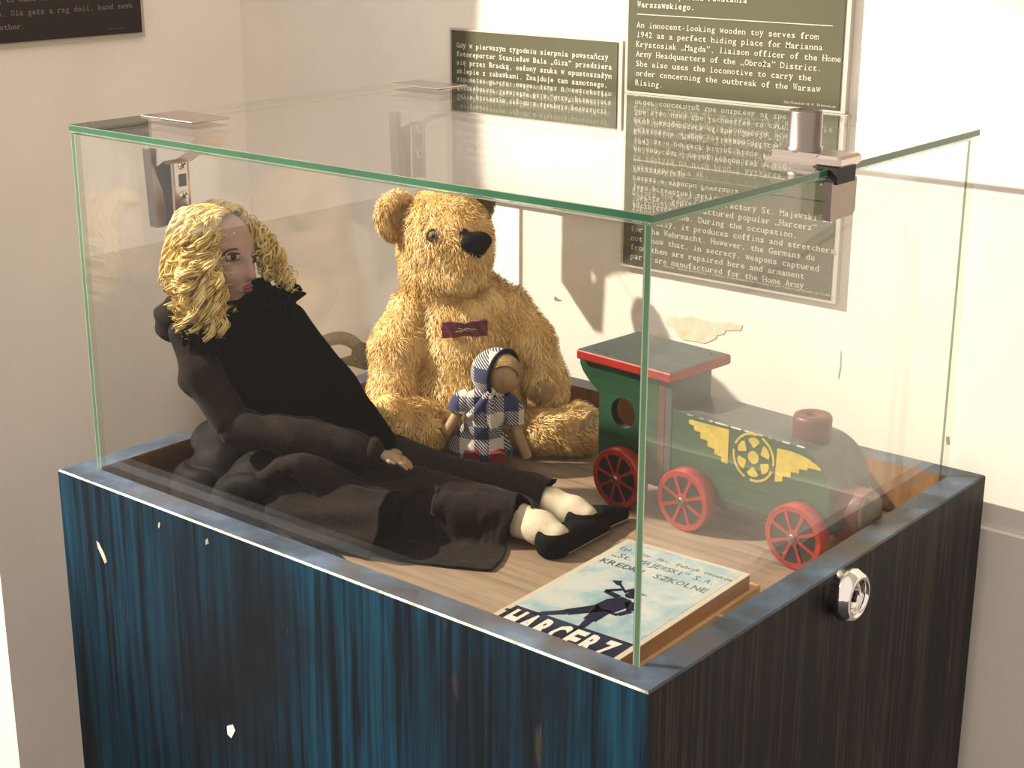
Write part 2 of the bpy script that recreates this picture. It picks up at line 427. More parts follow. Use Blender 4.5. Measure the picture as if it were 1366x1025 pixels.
M['green'] = streaks('green_paint', [(.3, (.012, .050, .020)), (.6, (.022, .085, .034)), (.8, (.035, .11, .05))], (20, 20, 120), 0.38, bump=0.25)
M['greygreen'] = streaks('grey_green_paint', [(.3, (.045, .058, .050)), (.6, (.085, .105, .095)), (.8, (.14, .16, .145))], (16, 110, 110), 0.38, bump=0.25)
M['red'] = simple('red_paint', (.42, .026, .014), 0.35, noise=0.35, nscale=90, bump=0.1)
M['red_dull'] = simple('dull_red_paint', (.15, .055, .042), 0.45, noise=0.3, nscale=60, bump=0.2)
M['shoe_red'] = simple('deep_red_paint', (.22, .018, .012), 0.5)
M['blackpaint'] = simple('black_paint', (.018, .015, .013), 0.4, noise=0.3, nscale=70)
M['yellow'] = simple('yellow_paint', (.62, .46, .045), 0.5, noise=0.25, nscale=140)
M['barewood'] = streaks('bare_pale_wood', [(.3, (.50, .30, .12)), (.5, (.66, .45, .21)), (.75, (.78, .60, .34))], (60, 8, 60), 0.5, bump=0.2)
M['sidewood'] = streaks('honey_wood', [(.3, (.30, .13, .035)), (.5, (.46, .22, .065)), (.75, (.60, .34, .12))], (60, 6, 60), 0.45, bump=0.2)
M['endwood'] = streaks('worn_wood_end', [(.3, (.16, .12, .08)), (.55, (.30, .25, .18)), (.75, (.42, .37, .28))], (40, 40, 20), 0.55, bump=0.4)
M['paper'] = streaks('pale_blue_print_paper', [(.34, (.22, .37, .42)), (.47, (.34, .47, .49)), (.57, (.52, .56, .51)), (.7, (.56, .57, .50))], (26, 26, 26), 0.45, bump=0.0)
M['paper_cream'] = simple('cream_paper', (.62, .56, .42), 0.55, noise=0.06, nscale=50)
M['navy'] = simple('navy_print', (.016, .014, .036), 0.7, spec=0.08)
M['ink'] = simple('dark_print', (.07, .085, .10), 0.6)
M['pegwood'] = streaks('peg_wood', [(.3, (.38, .20, .08)), (.6, (.58, .36, .17)), (.8, (.70, .48, .25))], (90, 90, 9), 0.5, bump=0.1)
M['straw'] = hair_mat('straw_hair', [(.0, (.30, .17, .06)), (1.0, (.62, .44, .20))], 0.5, 80)
M['hose'] = simple('grey_hose', (.30, .25, .20), 0.4, noise=0.1, nscale=80)
M['hose_dark'] = simple('dark_hose_connector', (.045, .038, .034), 0.45)
ALB = 1.0
M['plinth'] = simple('white_plinth_paint', (.82, .77, .69), 0.6, noise=0.04, nscale=12)
M['flake'] = simple('peeled_plaster', (.70, .62, .46), 0.9, noise=0.2, nscale=90, bump=0.5)
M['grime'] = simple('dark_scuff', (.25, .20, .16), 0.9)

def plaid(name, per=0.031):
    m, nt, b = new_mat(name); L = nt.links
    tc = nt.nodes.new('ShaderNodeTexCoord'); sp = nt.nodes.new('ShaderNodeSeparateXYZ')
    mp = nt.nodes.new('ShaderNodeMapping'); mp.inputs['Rotation'].default_value = (0, 0, -YAW); L.new(tc.outputs['Object'], mp.inputs['Vector']); L.new(mp.outputs[0], sp.inputs[0])
    def band(o, th, off):
        a = nt.nodes.new('ShaderNodeMath'); a.operation = 'MULTIPLY_ADD'; a.inputs[1].default_value = 1/per; a.inputs[2].default_value = off; L.new(o, a.inputs[0])
        f = nt.nodes.new('ShaderNodeMath'); f.operation = 'FRACT'; L.new(a.outputs[0], f.inputs[0])
        g = nt.nodes.new('ShaderNodeMath'); g.operation = 'GREATER_THAN'; g.inputs[1].default_value = th; L.new(f.outputs[0], g.inputs[0]); return g.outputs[0]
    def mix(fac, a, bb):
        x = nt.nodes.new('ShaderNodeMix'); x.data_type = 'RGBA'
        L.new(fac, x.inputs[0])
        for i, v in ((6, a), (7, bb)):
            if isinstance(v, tuple): x.inputs[i].default_value = c4(v)
            else: L.new(v, x.inputs[i])
        return x.outputs[2]
    h1 = band(sp.outputs['Z'], .5, .1); v1 = band(sp.outputs['X'], .5, .3)
    # diagonal thread lines where the bands cross
    ad = nt.nodes.new('ShaderNodeMath'); ad.operation = 'ADD'; L.new(sp.outputs['X'], ad.inputs[0]); L.new(sp.outputs['Z'], ad.inputs[1])
    di = nt.nodes.new('ShaderNodeMath'); di.operation = 'MULTIPLY'; di.inputs[1].default_value = 290; L.new(ad.outputs[0], di.inputs[0])
    df = nt.nodes.new('ShaderNodeMath'); df.operation = 'FRACT'; L.new(di.outputs[0], df.inputs[0])
    dg = nt.nodes.new('ShaderNodeMath'); dg.operation = 'GREATER_THAN'; dg.inputs[1].default_value = .6; L.new(df.outputs[0], dg.inputs[0])
    navy, white, blue = (.011, .018, .062), (.48, .43, .36), (.04, .075, .20)
    tw = mix(dg.outputs[0], navy, white)
    a = mix(v1, navy, tw); c = mix(v1, tw, white)
    L.new(mix(h1, a, c), b.inputs['Base Color']); b.inputs['Roughness'].default_value = .85; b.inputs['Sheen Weight'].default_value = .2
    return m
M['plaid'] = plaid('navy_white_plaid')

# ------------------------------------------------------------------ lettering
_gl = {}
_SER = {'i': [(-.30, .34, 0)], 'l': [(-.32, .34, 0)], 'r': [(-.34, .08, 0)], 'f': [(-.26, .22, 0)], 'ł': [(-.32, .34, 0)], '1': [(-.3, .32, 0)],
        'I': [(-.28, .28, 0), (-.28, .28, .72)], 'h': [(-.38, -.08, 0), (.1, .38, 0)], 'n': [(-.38, -.08, 0), (.1, .38, 0)], 'k': [(-.4, -.06, 0), (.1, .4, 0)],
        'p': [(-.4, -.05, -.19)], 'q': [(.05, .4, -.19)], 'H': [(-.42, -.12, 0), (.12, .42, 0), (-.42, -.12, .72), (.12, .42, .72)],
        'K': [(-.42, -.08, 0), (-.42, -.08, .72)], 'M': [(-.44, -.16, 0), (.16, .44, 0)], 'A': [(-.44, -.16, 0), (.16, .44, 0)], 'W': [(-.44, -.16, .72), (.16, .44, .72)],
        'R': [(-.42, -.08, 0), (.14, .42, 0)], 'P': [(-.4, -.02, 0)], 'T': [(-.22, .22, 0)], 'F': [(-.4, -.02, 0)], 'B': [], 'd': [(.1, .4, 0)], 'a': [(.14, .42, 0)], 'u': [(.1, .4, 0)],
        'm': [(-.46, -.22, 0), (.22, .46, 0)], 'w': [(-.46, -.14, .54), (.14, .46, .54)], 'y': [(-.42, -.1, .54), (.1, .42, .54)]}
def glyph(ch, bold=0.0):
    key = (ch, bold)
    if key in _gl: return _gl[key]
    cu = bpy.data.curves.new('glyph', 'FONT'); cu.body = ch; cu.size = 1.0; cu.resolution_u = 2; cu.offset = bold
    ob = bpy.data.objects.new('glyph', cu); col.objects.link(ob)
    me = bpy.data.meshes.new_from_object(ob)
    V = np.array([v.co[:] for v in me.vertices]).reshape(-1, 3)[:, :2]; Fc = [list(p.vertices) for p in me.polygons]
    bpy.data.objects.remove(ob); bpy.data.curves.remove(cu); bpy.data.meshes.remove(me)
    _gl[key] = (V, Fc); return _gl[key]
def typed(lines, O, R, U, N, adv, pitch, mb, m=0, size=None, bold=0.012, lift=0.0004, mono=True):
    """typewriter lines on a plane: O baseline start of line one, R right, U up, N outward"""
    O, R, U, N = (np.array(x, float) for x in (O, R, U, N)); size = size or adv/0.60
    for k, ln in enumerate(lines):
        for i, ch in enumerate(ln):
            if ch == ' ': continue
            V, Fc = glyph(ch, bold)
            if len(V) == 0: continue
            w = V[:, 0].max()-V[:, 0].min(); cx = (V[:, 0].max()+V[:, 0].min())/2
            sx = 1.0
            if mono:
                if w > .56: sx = .56/w
                elif .28 < w < .46: sx = .47/w
                elif ch in 'tfrJj': sx = 1.35
            X = (V[:, 0]-cx)*sx*size; Y = V[:, 1]*size
            B = O+R*(adv*(i+.5))-U*pitch*k+N*lift
            mb.add(B+X[:, None]*R+Y[:, None]*U, Fc, m)
            for (a, b, h) in _SER.get(ch, []) if mono else []:
                t = .075
                y0 = h-(t if h > .3 else 0)
                q = [(a*.62, y0), (b*.62, y0), (b*.62, y0+t), (a*.62, y0+t)]
                mb.add([B+R*x*size+U*y*size+N*1e-5 for x, y in q], [(0, 1, 2, 3)], m)

# ================================================================== STRUCTURE
FLOOR = -0.95
mb = MB(); mb.box((-5, -6, FLOOR-.05), (4, 0.9, FLOOR)); props(mb.build('floor', M['floor']), kind='structure')
mb = MB(); mb.box((-5, YW, FLOOR), (4, YW+.12, 2.2))
wall_back = props(mb.build('wall_back', M['wall']), kind='structure')
mb = MB(); mb.box((-.69, YW-.005, FLOOR), (4, YW, -.066), bev=.0015)
props(mb.build('trim_1', M['wall']), kind='structure')
XL = -1.094
mb = MB(); mb.box((XL-.14, .163, FLOOR), (XL, YW, 2.2))
props(mb.build('wall_left', M['wall_left']), kind='structure')
# peeled plaster patch and scuffs on the back wall
def blotch(name, pts, mat, t=.0008, par=wall_back):
    P = [on(u, v, 1, YW) for u, v in pts]
    poly = [(p[0], p[2]) for p in P]
    m_ = MB(); m_.prism(poly, 1, YW-t, YW+.001); return m_.build(name, mat, par)
rnd = random.Random(3)
blotch('peeled_patch', [(889,423),(897,420),(910,424),(921,421),(938,427),(955,430),(975,430),(991,434),(988,441),(968,441),(966,446),(957,447),(955,452),(940,458),(925,455),(911,453),(904,446),(899,437),(890,433)], M['flake'])
blotch('wall_chip', [(1119,470),(1122,468),(1121,490),(1118,505)], M['plinth'], .0012)
blotch('wall_scuff', [(740,395),(745,399),(750,401),(744,402),(739,400)], M['grime'], .0005)
blotch('wall_scuff', [(1262,583),(1266,582),(1267,592),(1263,594)], M['grime'], .0004)
blotch('wall_scuff', [(348,324),(360,323),(370,327),(356,328)], M['grime'], .0005)

# ================================================================== PEDESTAL
ped = thing('display_pedestal', (-W/2, D/2, FLOOR), 'blue and black stained wooden pedestal with a sunken oak tray under a glass hood', 'pedestal')
def side_panel(o0, o1, i1, i0, mats):
    """mitred board: o = outer corners, i = inner corners (xy); mats outer, top, inner, worn"""
    c = .0015
    o0, o1, i0, i1 = (np.array(x, float) for x in (o0, o1, i0, i1))
    d0 = (i0-o0)/np.linalg.norm(i0-o0)*c*1.414; d1 = (i1-o1)/np.linalg.norm(i1-o1)*c*1.414
    def P(a, z): return (a[0], a[1], z)
    V = [P(o0, FLOOR), P(o1, FLOOR), P(i1, FLOOR), P(i0, FLOOR), P(o0, -c), P(o1, -c), P(o0+d0, 0), P(o1+d1, 0), P(i1, 0), P(i0, 0)]
    m_ = MB()
    m_.add(V, [(0, 1, 5, 4)], 0); m_.add(V, [(4, 5, 7, 6)], 3); m_.add(V, [(6, 7, 8, 9)], 1); m_.add(V, [(9, 8, 2, 3)], 2)
    m_.add(V, [(1, 2, 8, 7, 5), (0, 4, 6, 9, 3), (3, 2, 1, 0)], 2)
    return m_.build('side_panel', mats, ped)
a, b, c_, d_ = (-W, 0), (0, 0), (0, D), (-W, D)
ia, ib, ic, id_ = (-W+RW, RW), (-RW, RW), (-RW, D-RW), (-W+RW, D-RW)
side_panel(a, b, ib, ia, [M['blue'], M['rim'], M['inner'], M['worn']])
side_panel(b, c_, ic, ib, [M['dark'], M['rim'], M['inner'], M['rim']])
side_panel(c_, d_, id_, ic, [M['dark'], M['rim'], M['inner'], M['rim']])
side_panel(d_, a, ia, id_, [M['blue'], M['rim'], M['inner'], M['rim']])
mb = MB(); mb.box((-W+RW-.004, RW-.004, FZ-.012), (-RW+.004, D-RW+.004, FZ)); mb.build('tray_board', M['board'], ped)
# worn chips on the blue face
def chip(pts, mat, y=0.0):
    P = [on(u, v, 1, 0.0) for u, v in pts]; m_ = MB(); m_.prism([(p[0], p[2]) for p in P], 1, -.0004, .001); m_.build('paint_chip', mat, ped)
chip([(129,722),(133,726),(139,738),(143,750),(140,752),(136,742),(131,731)], M['worn'])
chip([(303,969),(311,967),(314,975),(309,985),(304,980)], M['plinth'])
chip([(274,721),(277,718),(279,725),(275,727)], M['worn'])
chip([(212,697),(214,699),(213,705),(211,703)], M['worn'])
# cam lock on the dark side
LC = np.array([0, .2785, -.021])
mb = MB(); mb.lathe([(.0205, -.004), (.0205, .006), (.0232, .008), (.0232, .012), (.0195, .0185), (.0160, .0195), (.0150, .0165), (.0150, .010)], LC, (1, 0, 0), 40); lk = mb.build('cam_lock', M['chrome2'], ped); lk['label'] = 'round polished chrome cam lock'
mb = MB(); mb.lathe([(.0149, .006), (.0149, .013), (.0138, .0148), (.0062, .0150), (.0058, .0135), (.0030, .0135)], LC, (1, 0, 0), 32); mb.build('plug', M['chrome2'], lk)
mb = MB(); mb.box((LC[0]+.0136, LC[1]-.0012, LC[2]-.005), (LC[0]+.0156, LC[1]+.0012, LC[2]+.005)); mb.lathe([(.0026, .0134), (.0026, .0157)], LC, (1, 0, 0), 12, smooth=False); mb.build('keyhole', M['black'], lk)

# ================================================================== GLASS HOOD
hood = thing('glass_hood', (-W/2, D/2, FZ), 'clear glass hood with green edges standing in the rim of the pedestal', 'display case')
GX0, GX1, GY0, GY1, GT = -W+.0270, -.0268, .0270, D-.0268, .0060
PT = H-GT-.0022
def edge_strip(m_, a, b, c, d, w0=.0009, mi=1, mp=2):
    """edge face a-b (long, first side) to d-c: pale arris, green middle, pale arris"""
    a, b, c, d = (np.array(x, float) for x in (a, b, c, d)); t = w0/np.linalg.norm(d-a)
    for t0, t1, m in ((0, t, mp), (t, 1-t, mi), (1-t, 1, mp)):
        m_.add([a+(d-a)*t0, b+(c-b)*t0, b+(c-b)*t1, a+(d-a)*t1], [(0, 1, 2, 3)], m)
def pane(name, lo, hi, edge_axes, par=hood):
    (x0, y0, z0), (x1, y1, z1) = lo, hi
    V = [(x0,y0,z0),(x1,y0,z0),(x1,y1,z0),(x0,y1,z0),(x0,y0,z1),(x1,y0,z1),(x1,y1,z1),(x0,y1,z1)]
    fs = [((0,3,2,1), 2), ((4,5,6,7), 2), ((0,1,5,4), 1), ((1,2,6,5), 0), ((2,3,7,6), 1), ((3,0,4,7), 0)]
    m_ = MB()
    for f, ax in fs:
        if ax not in edge_axes: m_.add(V, [f], 0)
        elif ax == 2: m_.add(V, [f], 1)
        else:
            q = [V[k] for k in f]      # two bottom corners, then two top corners
            edge_strip(m_, q[3], q[0], q[1], q[2])
    return m_.build(name, [M['glass'], M['glass_edge_v'], M['glass_edge_pale']], par)
pane('front_pane', (GX0+GT+.0004, GY0, FZ), (GX1-GT-.0004, GY0+GT, PT), (0, 2))
pane('back_pane', (GX0+GT+.0004, GY1-GT, FZ), (GX1-GT-.0004, GY1, PT), (0, 2))
pane('side_pane', (GX0, GY0, FZ), (GX0+GT, GY1, PT), (1, 2))
pane('side_pane', (GX1-GT, GY0, FZ), (GX1, GY1, PT), (1, 2))
# lid with a notch for the lock
NY0, NY1, ND = .262, .293, .010
lx0, lx1, ly0, ly1 = GX0-.001, GX1+.001, GY0-.001, GY1+.001
poly = [(lx0, ly0), (lx1, ly0), (lx1, NY0), (lx1-ND, NY0), (lx1-ND, NY1), (lx1, NY1), (lx1, ly1), (lx0, ly1)]
m_ = MB(); n = len(poly); V = [(x, y, H-GT) for x, y in poly]+[(x, y, H) for x, y in poly]
for i in range(n): edge_strip(m_, V[i], V[(i+1) % n], V[n+(i+1) % n], V[n+i], .0006)
for z in (0, n):
    q = [(0+z, 1+z, 2+z, 3+z), (0+z, 3+z, 4+z, 7+z), (4+z, 5+z, 6+z, 7+z)]
    m_.add(V, [f[::-1] for f in q] if z == 0 else q, 0)
m_.build('lid', [M['glass'], M['glass_edge'], M['glass_edge_pale']], hood)

def hinge(y0):
    y1 = y0+.046; xw = GX0+GT
    m_ = MB(); m_.box((xw-.001, y0-.001, H), (xw+.074, y1, H+.0012), bev=.0004)
    prof = [(xw, H-GT), (xw+.074, H-GT), (xw+.073, H-.013), (xw+.060, H-.028), (xw+.045, H-.036), (xw+.026, H-.040), (xw+.016, H-.046), (xw, H-.046)]
    m_.prism(prof, 1, y0+.002, y1-.002)
    t = m_.build('glass_hinge', M['chrome'], hood)
    # leg on the pane: curved cheek, dark channel, screw strip
    pr = [(y0-.002, H-.030), (y0+.002, H-.050), (y0+.010, H-.070), (y0+.013, H-.090), (y0+.011, .2285), (y0+.001, .2285)]
    m_ = MB(); m_.prism(pr, 0, xw, xw+.011); m_.build('cheek', M['nickel_dark'], t)
    m_ = MB(); m_.box((xw, y0+.009, .2275), (xw+.004, y0+.030, H-.030)); m_.build('channel', M['black'], t)
    m_ = MB(); m_.box((xw, y0+.024, .2265), (xw+.009, y1, H-.028), bev=.0012)
    m_.box((xw, y0+.026, .2265), (xw+.0105, y0+.0275, H-.028)); m_.box((xw, y1-.002, .2265), (xw+.0105, y1-.0005, H-.028)); m_.build('screw_strip', M['chrome'], t)
    yc = y0+.0365
    for z in (.2848, .2548):
        m_ = MB(); m_.lathe([(.0048, 0), (.0048, .0008), (.0040, .0016), (.001, .0017)], (xw+.0088, yc, z), (1, 0, 0), 20)
        for a_ in (0.5, 0.5+math.pi/2):
            dy, dz = math.cos(a_)*.0034, math.sin(a_)*.0034; ny, nz = -math.sin(a_)*.0007, math.cos(a_)*.0007
            x = xw+.0107
            m_.add([(x, yc-dy-ny, z-dz-nz), (x, yc+dy-ny, z+dz-nz), (x, yc+dy+ny, z+dz+nz), (x, yc-dy+ny, z-dz+nz)], [(0, 1, 2, 3)], 1)
        m_.build('screw', [M['chrome2'], M['black']], t)
    m_ = MB(); m_.box((xw+.0085, yc-.0045, .264), (xw+.0094, yc+.0045, .276)); m_.build('square_slot', M['black'], t)
hinge(.1035)
hinge(.4400)

m_ = MB()
top = [(-.088, .2715), (-.0395, .2715), (-.0395, .302), (-.080, .302), (-.088, .295)]
m_.prism(top, 2, H, H+.0028)
top2 = [(-.083, .2735), (-.0400, .2730), (-.0400, .300), (-.078, .300), (-.083, .293)]
m_.prism(top2, 2, H+.0028, H+.0085); lid_lock = m_.build('lid_lock', M['chrome'], hood); lid_lock['label'] = 'chrome cylinder lock clamped on the lid edge'
m_ = MB(); m_.box((-.0388, .2620, H+.0005), (-.0160, .2990, H+.0095), bev=.0022); m_.build('end_block', M['chrome'], lid_lock)
m_ = MB(); m_.lathe([(.0150, .0075), (.0150, .0105), (.0136, .0115), (.0136, .0385), (.0128, .0398), (.0070, .0398), (.0064, .0386), (.0015, .0386)], (-.0625, .2880, H), (0, 0, 1), 36); m_.build('lock_cylinder', M['nickel_dark'], lid_lock)
m_ = MB(); m_.box((-.0395, .2630, H-.012), (-.0180, .2925, H+.001)); m_.build('gap_block', M['black'], lid_lock)
pl = [(.2585, H-.010), (.2985, H-.010), (.2985, H-.036), (.2950, H-.040), (.2585, H-.040)]
m_ = MB(); m_.prism(pl, 0, -.0265, -.0195); m_.build('jaw_plate', M['nickel_dark'], lid_lock)
m_ = MB(); m_.lathe([(.0060, 0), (.0060, -.006), (.0042, -.010), (.001, -.0105)], (-.0520, .2800, H-GT), (0, 0, 1), 20); m_.box((-.066, .272, H-GT-.0025), (-.0400, .300, H-GT)); m_.build('under_bolt', M['chrome'], lid_lock)

# ================================================================== PLAQUES
RX, UZ, NY = (1, 0, 0), (0, 0, 1), (0, -1, 0)
YP = YW-.009
def plaque(name, x0, x1, z0, z1, label, mat):
    t = thing(name, ((x0+x1)/2, YW-.0045, z0), label, 'plaque')
    m_ = MB(); m_.box((x0-.004, YP+.0012, z0-.0035), (x1+.006, YW, z1+.002)); m_.build('backing', M['plaque_edge'], t)
    m_ = MB(); m_.box((x0, YP, z0), (x1, YP+.003, z1)); m_.build('panel', mat, t)
    return t
def zx(u, v): p = on(u, v, 1, YP); return p[0], p[2]
def rule(m_, x0, x1, z, t=.0009): m_.add([(x0, YP-.0004, z-t/2), (x1, YP-.0004, z-t/2), (x1, YP-.0004, z+t/2), (x0, YP-.0004, z+t/2)], [(0, 1, 2, 3)])
# plaque about the toy bear
x0, z1 = zx(602, 40); x1, _ = zx(824, 52)
p1 = plaque('text_plaque', x0, x1, .19, z1, 'small olive plaque with white typewriter text above the teddy bear', M['olive'])
bx, bz = zx(609, 63.2); ex, _ = zx(812, 77); adv = (ex-bx)/44; pit = (bz-zx(609, 97.2)[1])/3
m_ = MB()
typed(['Gdy w pierwszym tygodniu sierpnia powstańczy', 'fotoreporter Stanisław Bala „Giza” przedziera', 'się przez Bracką, osłony szuka w opustoszałym',
       'sklepie z zabawkami. Znajduje tam samotnego,', 'zapomnianego pluszowego misia. Od tej chwili', 'towarzyszy on powstańcowi we wszystkich', 'dalszych losach, aż do emigracji do', 'Kalifornii.'],
      (bx, YP, bz), RX, UZ, NY, adv, pit, m_, bold=.020)
rule(m_, bx, ex, bz-pit*8.1)
typed(['When, in the first week of August, insurgent', 'photo-reporter Stanisław Bala „Giza” makes', 'his way across Bracka Street, he takes cover', 'in an abandoned toy shop. There he finds', 'a lonely, forgotten teddy-bear.'],
      (bx, YP, bz-pit*9.2), RX, UZ, NY, adv, pit, m_, bold=.004)
m_.build('lettering', M['ink_white'], p1)
# plaque about the locomotive
xa, _ = zx(837.5, 60); xb, zb = zx(1119, 147)
p2 = plaque('text_plaque', xa, xb, zb, zb+.215, 'tall olive plaque about a wooden toy hiding place, above the lid lock', M['olive'])
bx, bz = zx(849.5, 36.5); ex, _ = zx(1093, 45); adv = (ex-bx)/42; pit = (bz-zx(848, 113.5)[1])/6
m_ = MB()
typed(['An innocent-looking wooden toy serves from', '1942 as a perfect hiding place for Marianna', 'Krystosiak „Magda”, liaison officer of the Home', 'Army Headquarters of the „Obroża” District.',
       'She also uses the locomotive to carry the', 'order concerning the outbreak of the Warsaw', 'Rising.'], (bx, YP, bz), RX, UZ, NY, adv, pit, m_, bold=.004)
rz = zx(850, 18.7)[1]; rule(m_, bx, xb-.012, rz)
pz = zx(849, 9.2)[1]
typed(['Niewinnie wyglądająca drewniana zabawka od', '1942 roku służy Mariannie Krystosiak „Magdzie”,', 'łączniczce Komendy Głównej AK, oraz Obwodu', '„Obroża”. Kobieta używa lokomotywy także', 'jako przewoźnej skrytki. W niej przewozi też', 'rozkaz o wybuchu Powstania', 'Warszawskiego.'],
      (bx, YP, pz+pit*6), RX, UZ, NY, adv, pit, m_, bold=.018)
typed(['Dar/Donated by M. Krystosiak'], (xb-.062, YP, zx(1053, 138)[1]), RX, UZ, NY, .0021, .003, m_, bold=0)
m_.build('lettering', M['ink_white'], p2)
# plaque about the crayons
xc, zc = zx(831, 357); xd, zd = zx(1107, 394)
p3 = plaque('text_plaque', xa, xd, (zc+zd)/2, zb-.006, 'olive plaque about a pencil factory, behind the toy locomotive', M['olive'])
bx = zx(842, 300)[0]
er = zx(1098.7, 269)[1]
rule(m_ := MB(), bx, xd-.008, er)
e0 = zx(839, 307.5)[1]; e3 = zx(838, 344)[1]; pit = (e0-e3)/3; ex = zx(1098, 282)[0]; adv = (ex-bx)/43
typed(['Before the war Pencil Factory St. Majewski SA', 'in Pruszków manufactured popular „Harcerz”', 'school crayons. During the occupation,', 'officially, it produces coffins and stretchers',
       'for the Wehrmacht. However, the Germans do', 'not know that, in secrecy, weapons captured', 'from them are repaired here and armament', 'parts are manufactured for the Home Army.'],
      (bx, YP, e0+pit*4), RX, UZ, NY, adv, pit, m_, bold=.004)
ap = zx(843, 224.5)[1]
rule(m_, bx, xd-.008, ap-pit*.75)
typed(['Fabryka Ołówków St. Majewski SA w Pruszkowie', 'przed wojną produkuje popularne kredki', '„Harcerz”, a podczas okupacji – oficjalnie', 'trumny i nosze dla Wehrmachtu. Niemcy nie', 'wiedzą, że w tajemnicy naprawia się', 'tu zdobytą na nich broń i wytwarza elementy', 'uzbrojenia dla AK.'],
      (bx, YP, ap+pit*6), RX, UZ, NY, adv, pit, m_, bold=.016)
typed(['Depozyt: Muzeum Motoryzacji i Techniki w Otrębusach/The Automobile and Technology Museum in Otrębusy'], (bx+.045, YP, (zc+zd)/2+.004), RX, UZ, NY, .00212, .003, m_, bold=0)
m_.build('lettering', M['ink_white'], p3)
# dark plaque on the left partition
q0 = on(190, 43, 0, XL+.009); q1 = on(0, 60, 0, XL+.009)
ly1, lz0 = q0[1], q0[2]
p4 = thing('text_plaque', (XL, ly1-.12, lz0), 'dark plaque with grey typewriter text high on the side wall', 'plaque')
m_ = MB(); m_.box((XL, ly1-.26, lz0-.006), (XL+.0065, ly1+.006, lz0+.2)); m_.build('backing', M['plaque_edge'], p4)
m_ = MB(); m_.box((XL+.005, ly1-.26, lz0), (XL+.009, ly1, lz0+.2)); m_.build('panel', M['blackplaque'], p4)
m_ = MB()
e = on(178, 13.5, 0, XL+.009); adv = .0058; txt = ['wojny, niepodległości, dziecku', 'trying to make her think of a more', 'happy life. Ola gets a rag doll, hand sewn', 'by her mother.']
s0 = on(26, 46, 0, XL+.009)   # end of "mother." baseline
pit4 = (on(178, 19, 0, XL+.009)[2]-s0[2]) ; pit4 = .0155
yend = e[1]-.001
def right_al(line, yr, z): typed([line], (XL+.009, yr-adv*len(line), z), (0, 1, 0), UZ, (1, 0, 0), adv, .01, m_, bold=.004)
zb4 = lz0+.0150
ymo = on(34, 40, 0, XL+.009)[1]
right_al(txt[3], ymo, zb4); right_al(txt[2], yend, zb4+pit4)
right_al(txt[1], on(157, 7, 0, XL+.009)[1], zb4+2*pit4); right_al(txt[0], on(130, -5, 0, XL+.009)[1], zb4+3*pit4)
m_.build('lettering', M['ink_grey'], p4)
m_ = MB(); typed(['Dar/Donated by'], (XL+.009, ly1-.050, lz0+.006), (0, 1, 0), UZ, (1, 0, 0), .0017, .003, m_, bold=0)
m_.build('credit_line', M['ink_grey'], p4)
# ================================================================== PLINTH WITH HOSE
pln = thing('plinth', (-.89, .54, FLOOR), 'low white plinth in the wall corner behind the pedestal', 'plinth')
m_ = MB(); m_.box((-1.06, .475, FLOOR), (-.705, YW, -.070), bev=.002); m_.build('block', M['plinth'], pln)
m_ = MB(); m_.box((-1.06, .565, -.0705), (-.705, YW, -.066), bev=.0015); m_.build('back_strip', M['plinth'], pln)
hs = thing('ribbed_hose', (-.87, .55, -.068), 'bent grey ribbed hose with a dark connector lying on the white plinth', 'hose')
hp = [on(u, v, 1, .55) for u, v in ((411, 474), (420, 464), (435, 455), (453, 451), (468, 455), (479, 464), (486, 472))]
hp = np.array(hp)
tt = np.linspace(0, len(hp)-1, 120); i0 = np.clip(tt.astype(int), 0, len(hp)-2); fr = (tt-i0)[:, None]
def catmull(P, t):
    n = len(P); i = np.clip(t.astype(int), 0, n-2); f = (t-i)[:, None]
    p0, p1, p2, p3 = P[np.maximum(i-1, 0)], P[i], P[i+1], P[np.minimum(i+2, n-1)]
    return .5*((2*p1)+(-p0+p2)*f+(2*p0-5*p1+4*p2-p3)*f**2+(-p0+3*p1-3*p2+p3)*f**3)
HC = catmull(hp, tt)
m_ = MB(); m_.tube(HC, .0075+.0012*np.sin(np.arange(120)*2*math.pi/4), 14); m_.build('ribbed_tube', M['hose'], hs)
ca, cb = on(478, 466, 1, .55), on(494, 482, 1, .547)
m_ = MB(); m_.cyl(ca, cb, .0125, 20, bev=.002); m_.build('connector', M['hose_dark'], hs)
m_ = MB(); g = on(463, 478, 1, .55); m_.box((g[0]-.002, .538, g[2]-.005), (g[0]+.045, .562, g[2]+.002), bev=.001); m_.build('clip', M['hose_dark'], hs)

# ================================================================== TOY LOCOMOTIVE (local x along, y away, z up)
TA = math.radians(-5)
loco = thing('toy_locomotive', (-.0825, .35, FZ), 'green wooden toy locomotive with red wheels and a yellow winged emblem', 'toy train', rotz=TA)
def part(name, m_, mats, par=loco): return m_.build(name, mats, par, local=True)
YN, YFR = .0175, .0835
def arc(cx, cz, r, a0, a1, n): return [(cx+r*math.cos(math.radians(a0+(a1-a0)*i/n)), cz+r*math.sin(math.radians(a0+(a1-a0)*i/n))) for i in range(n+1)]
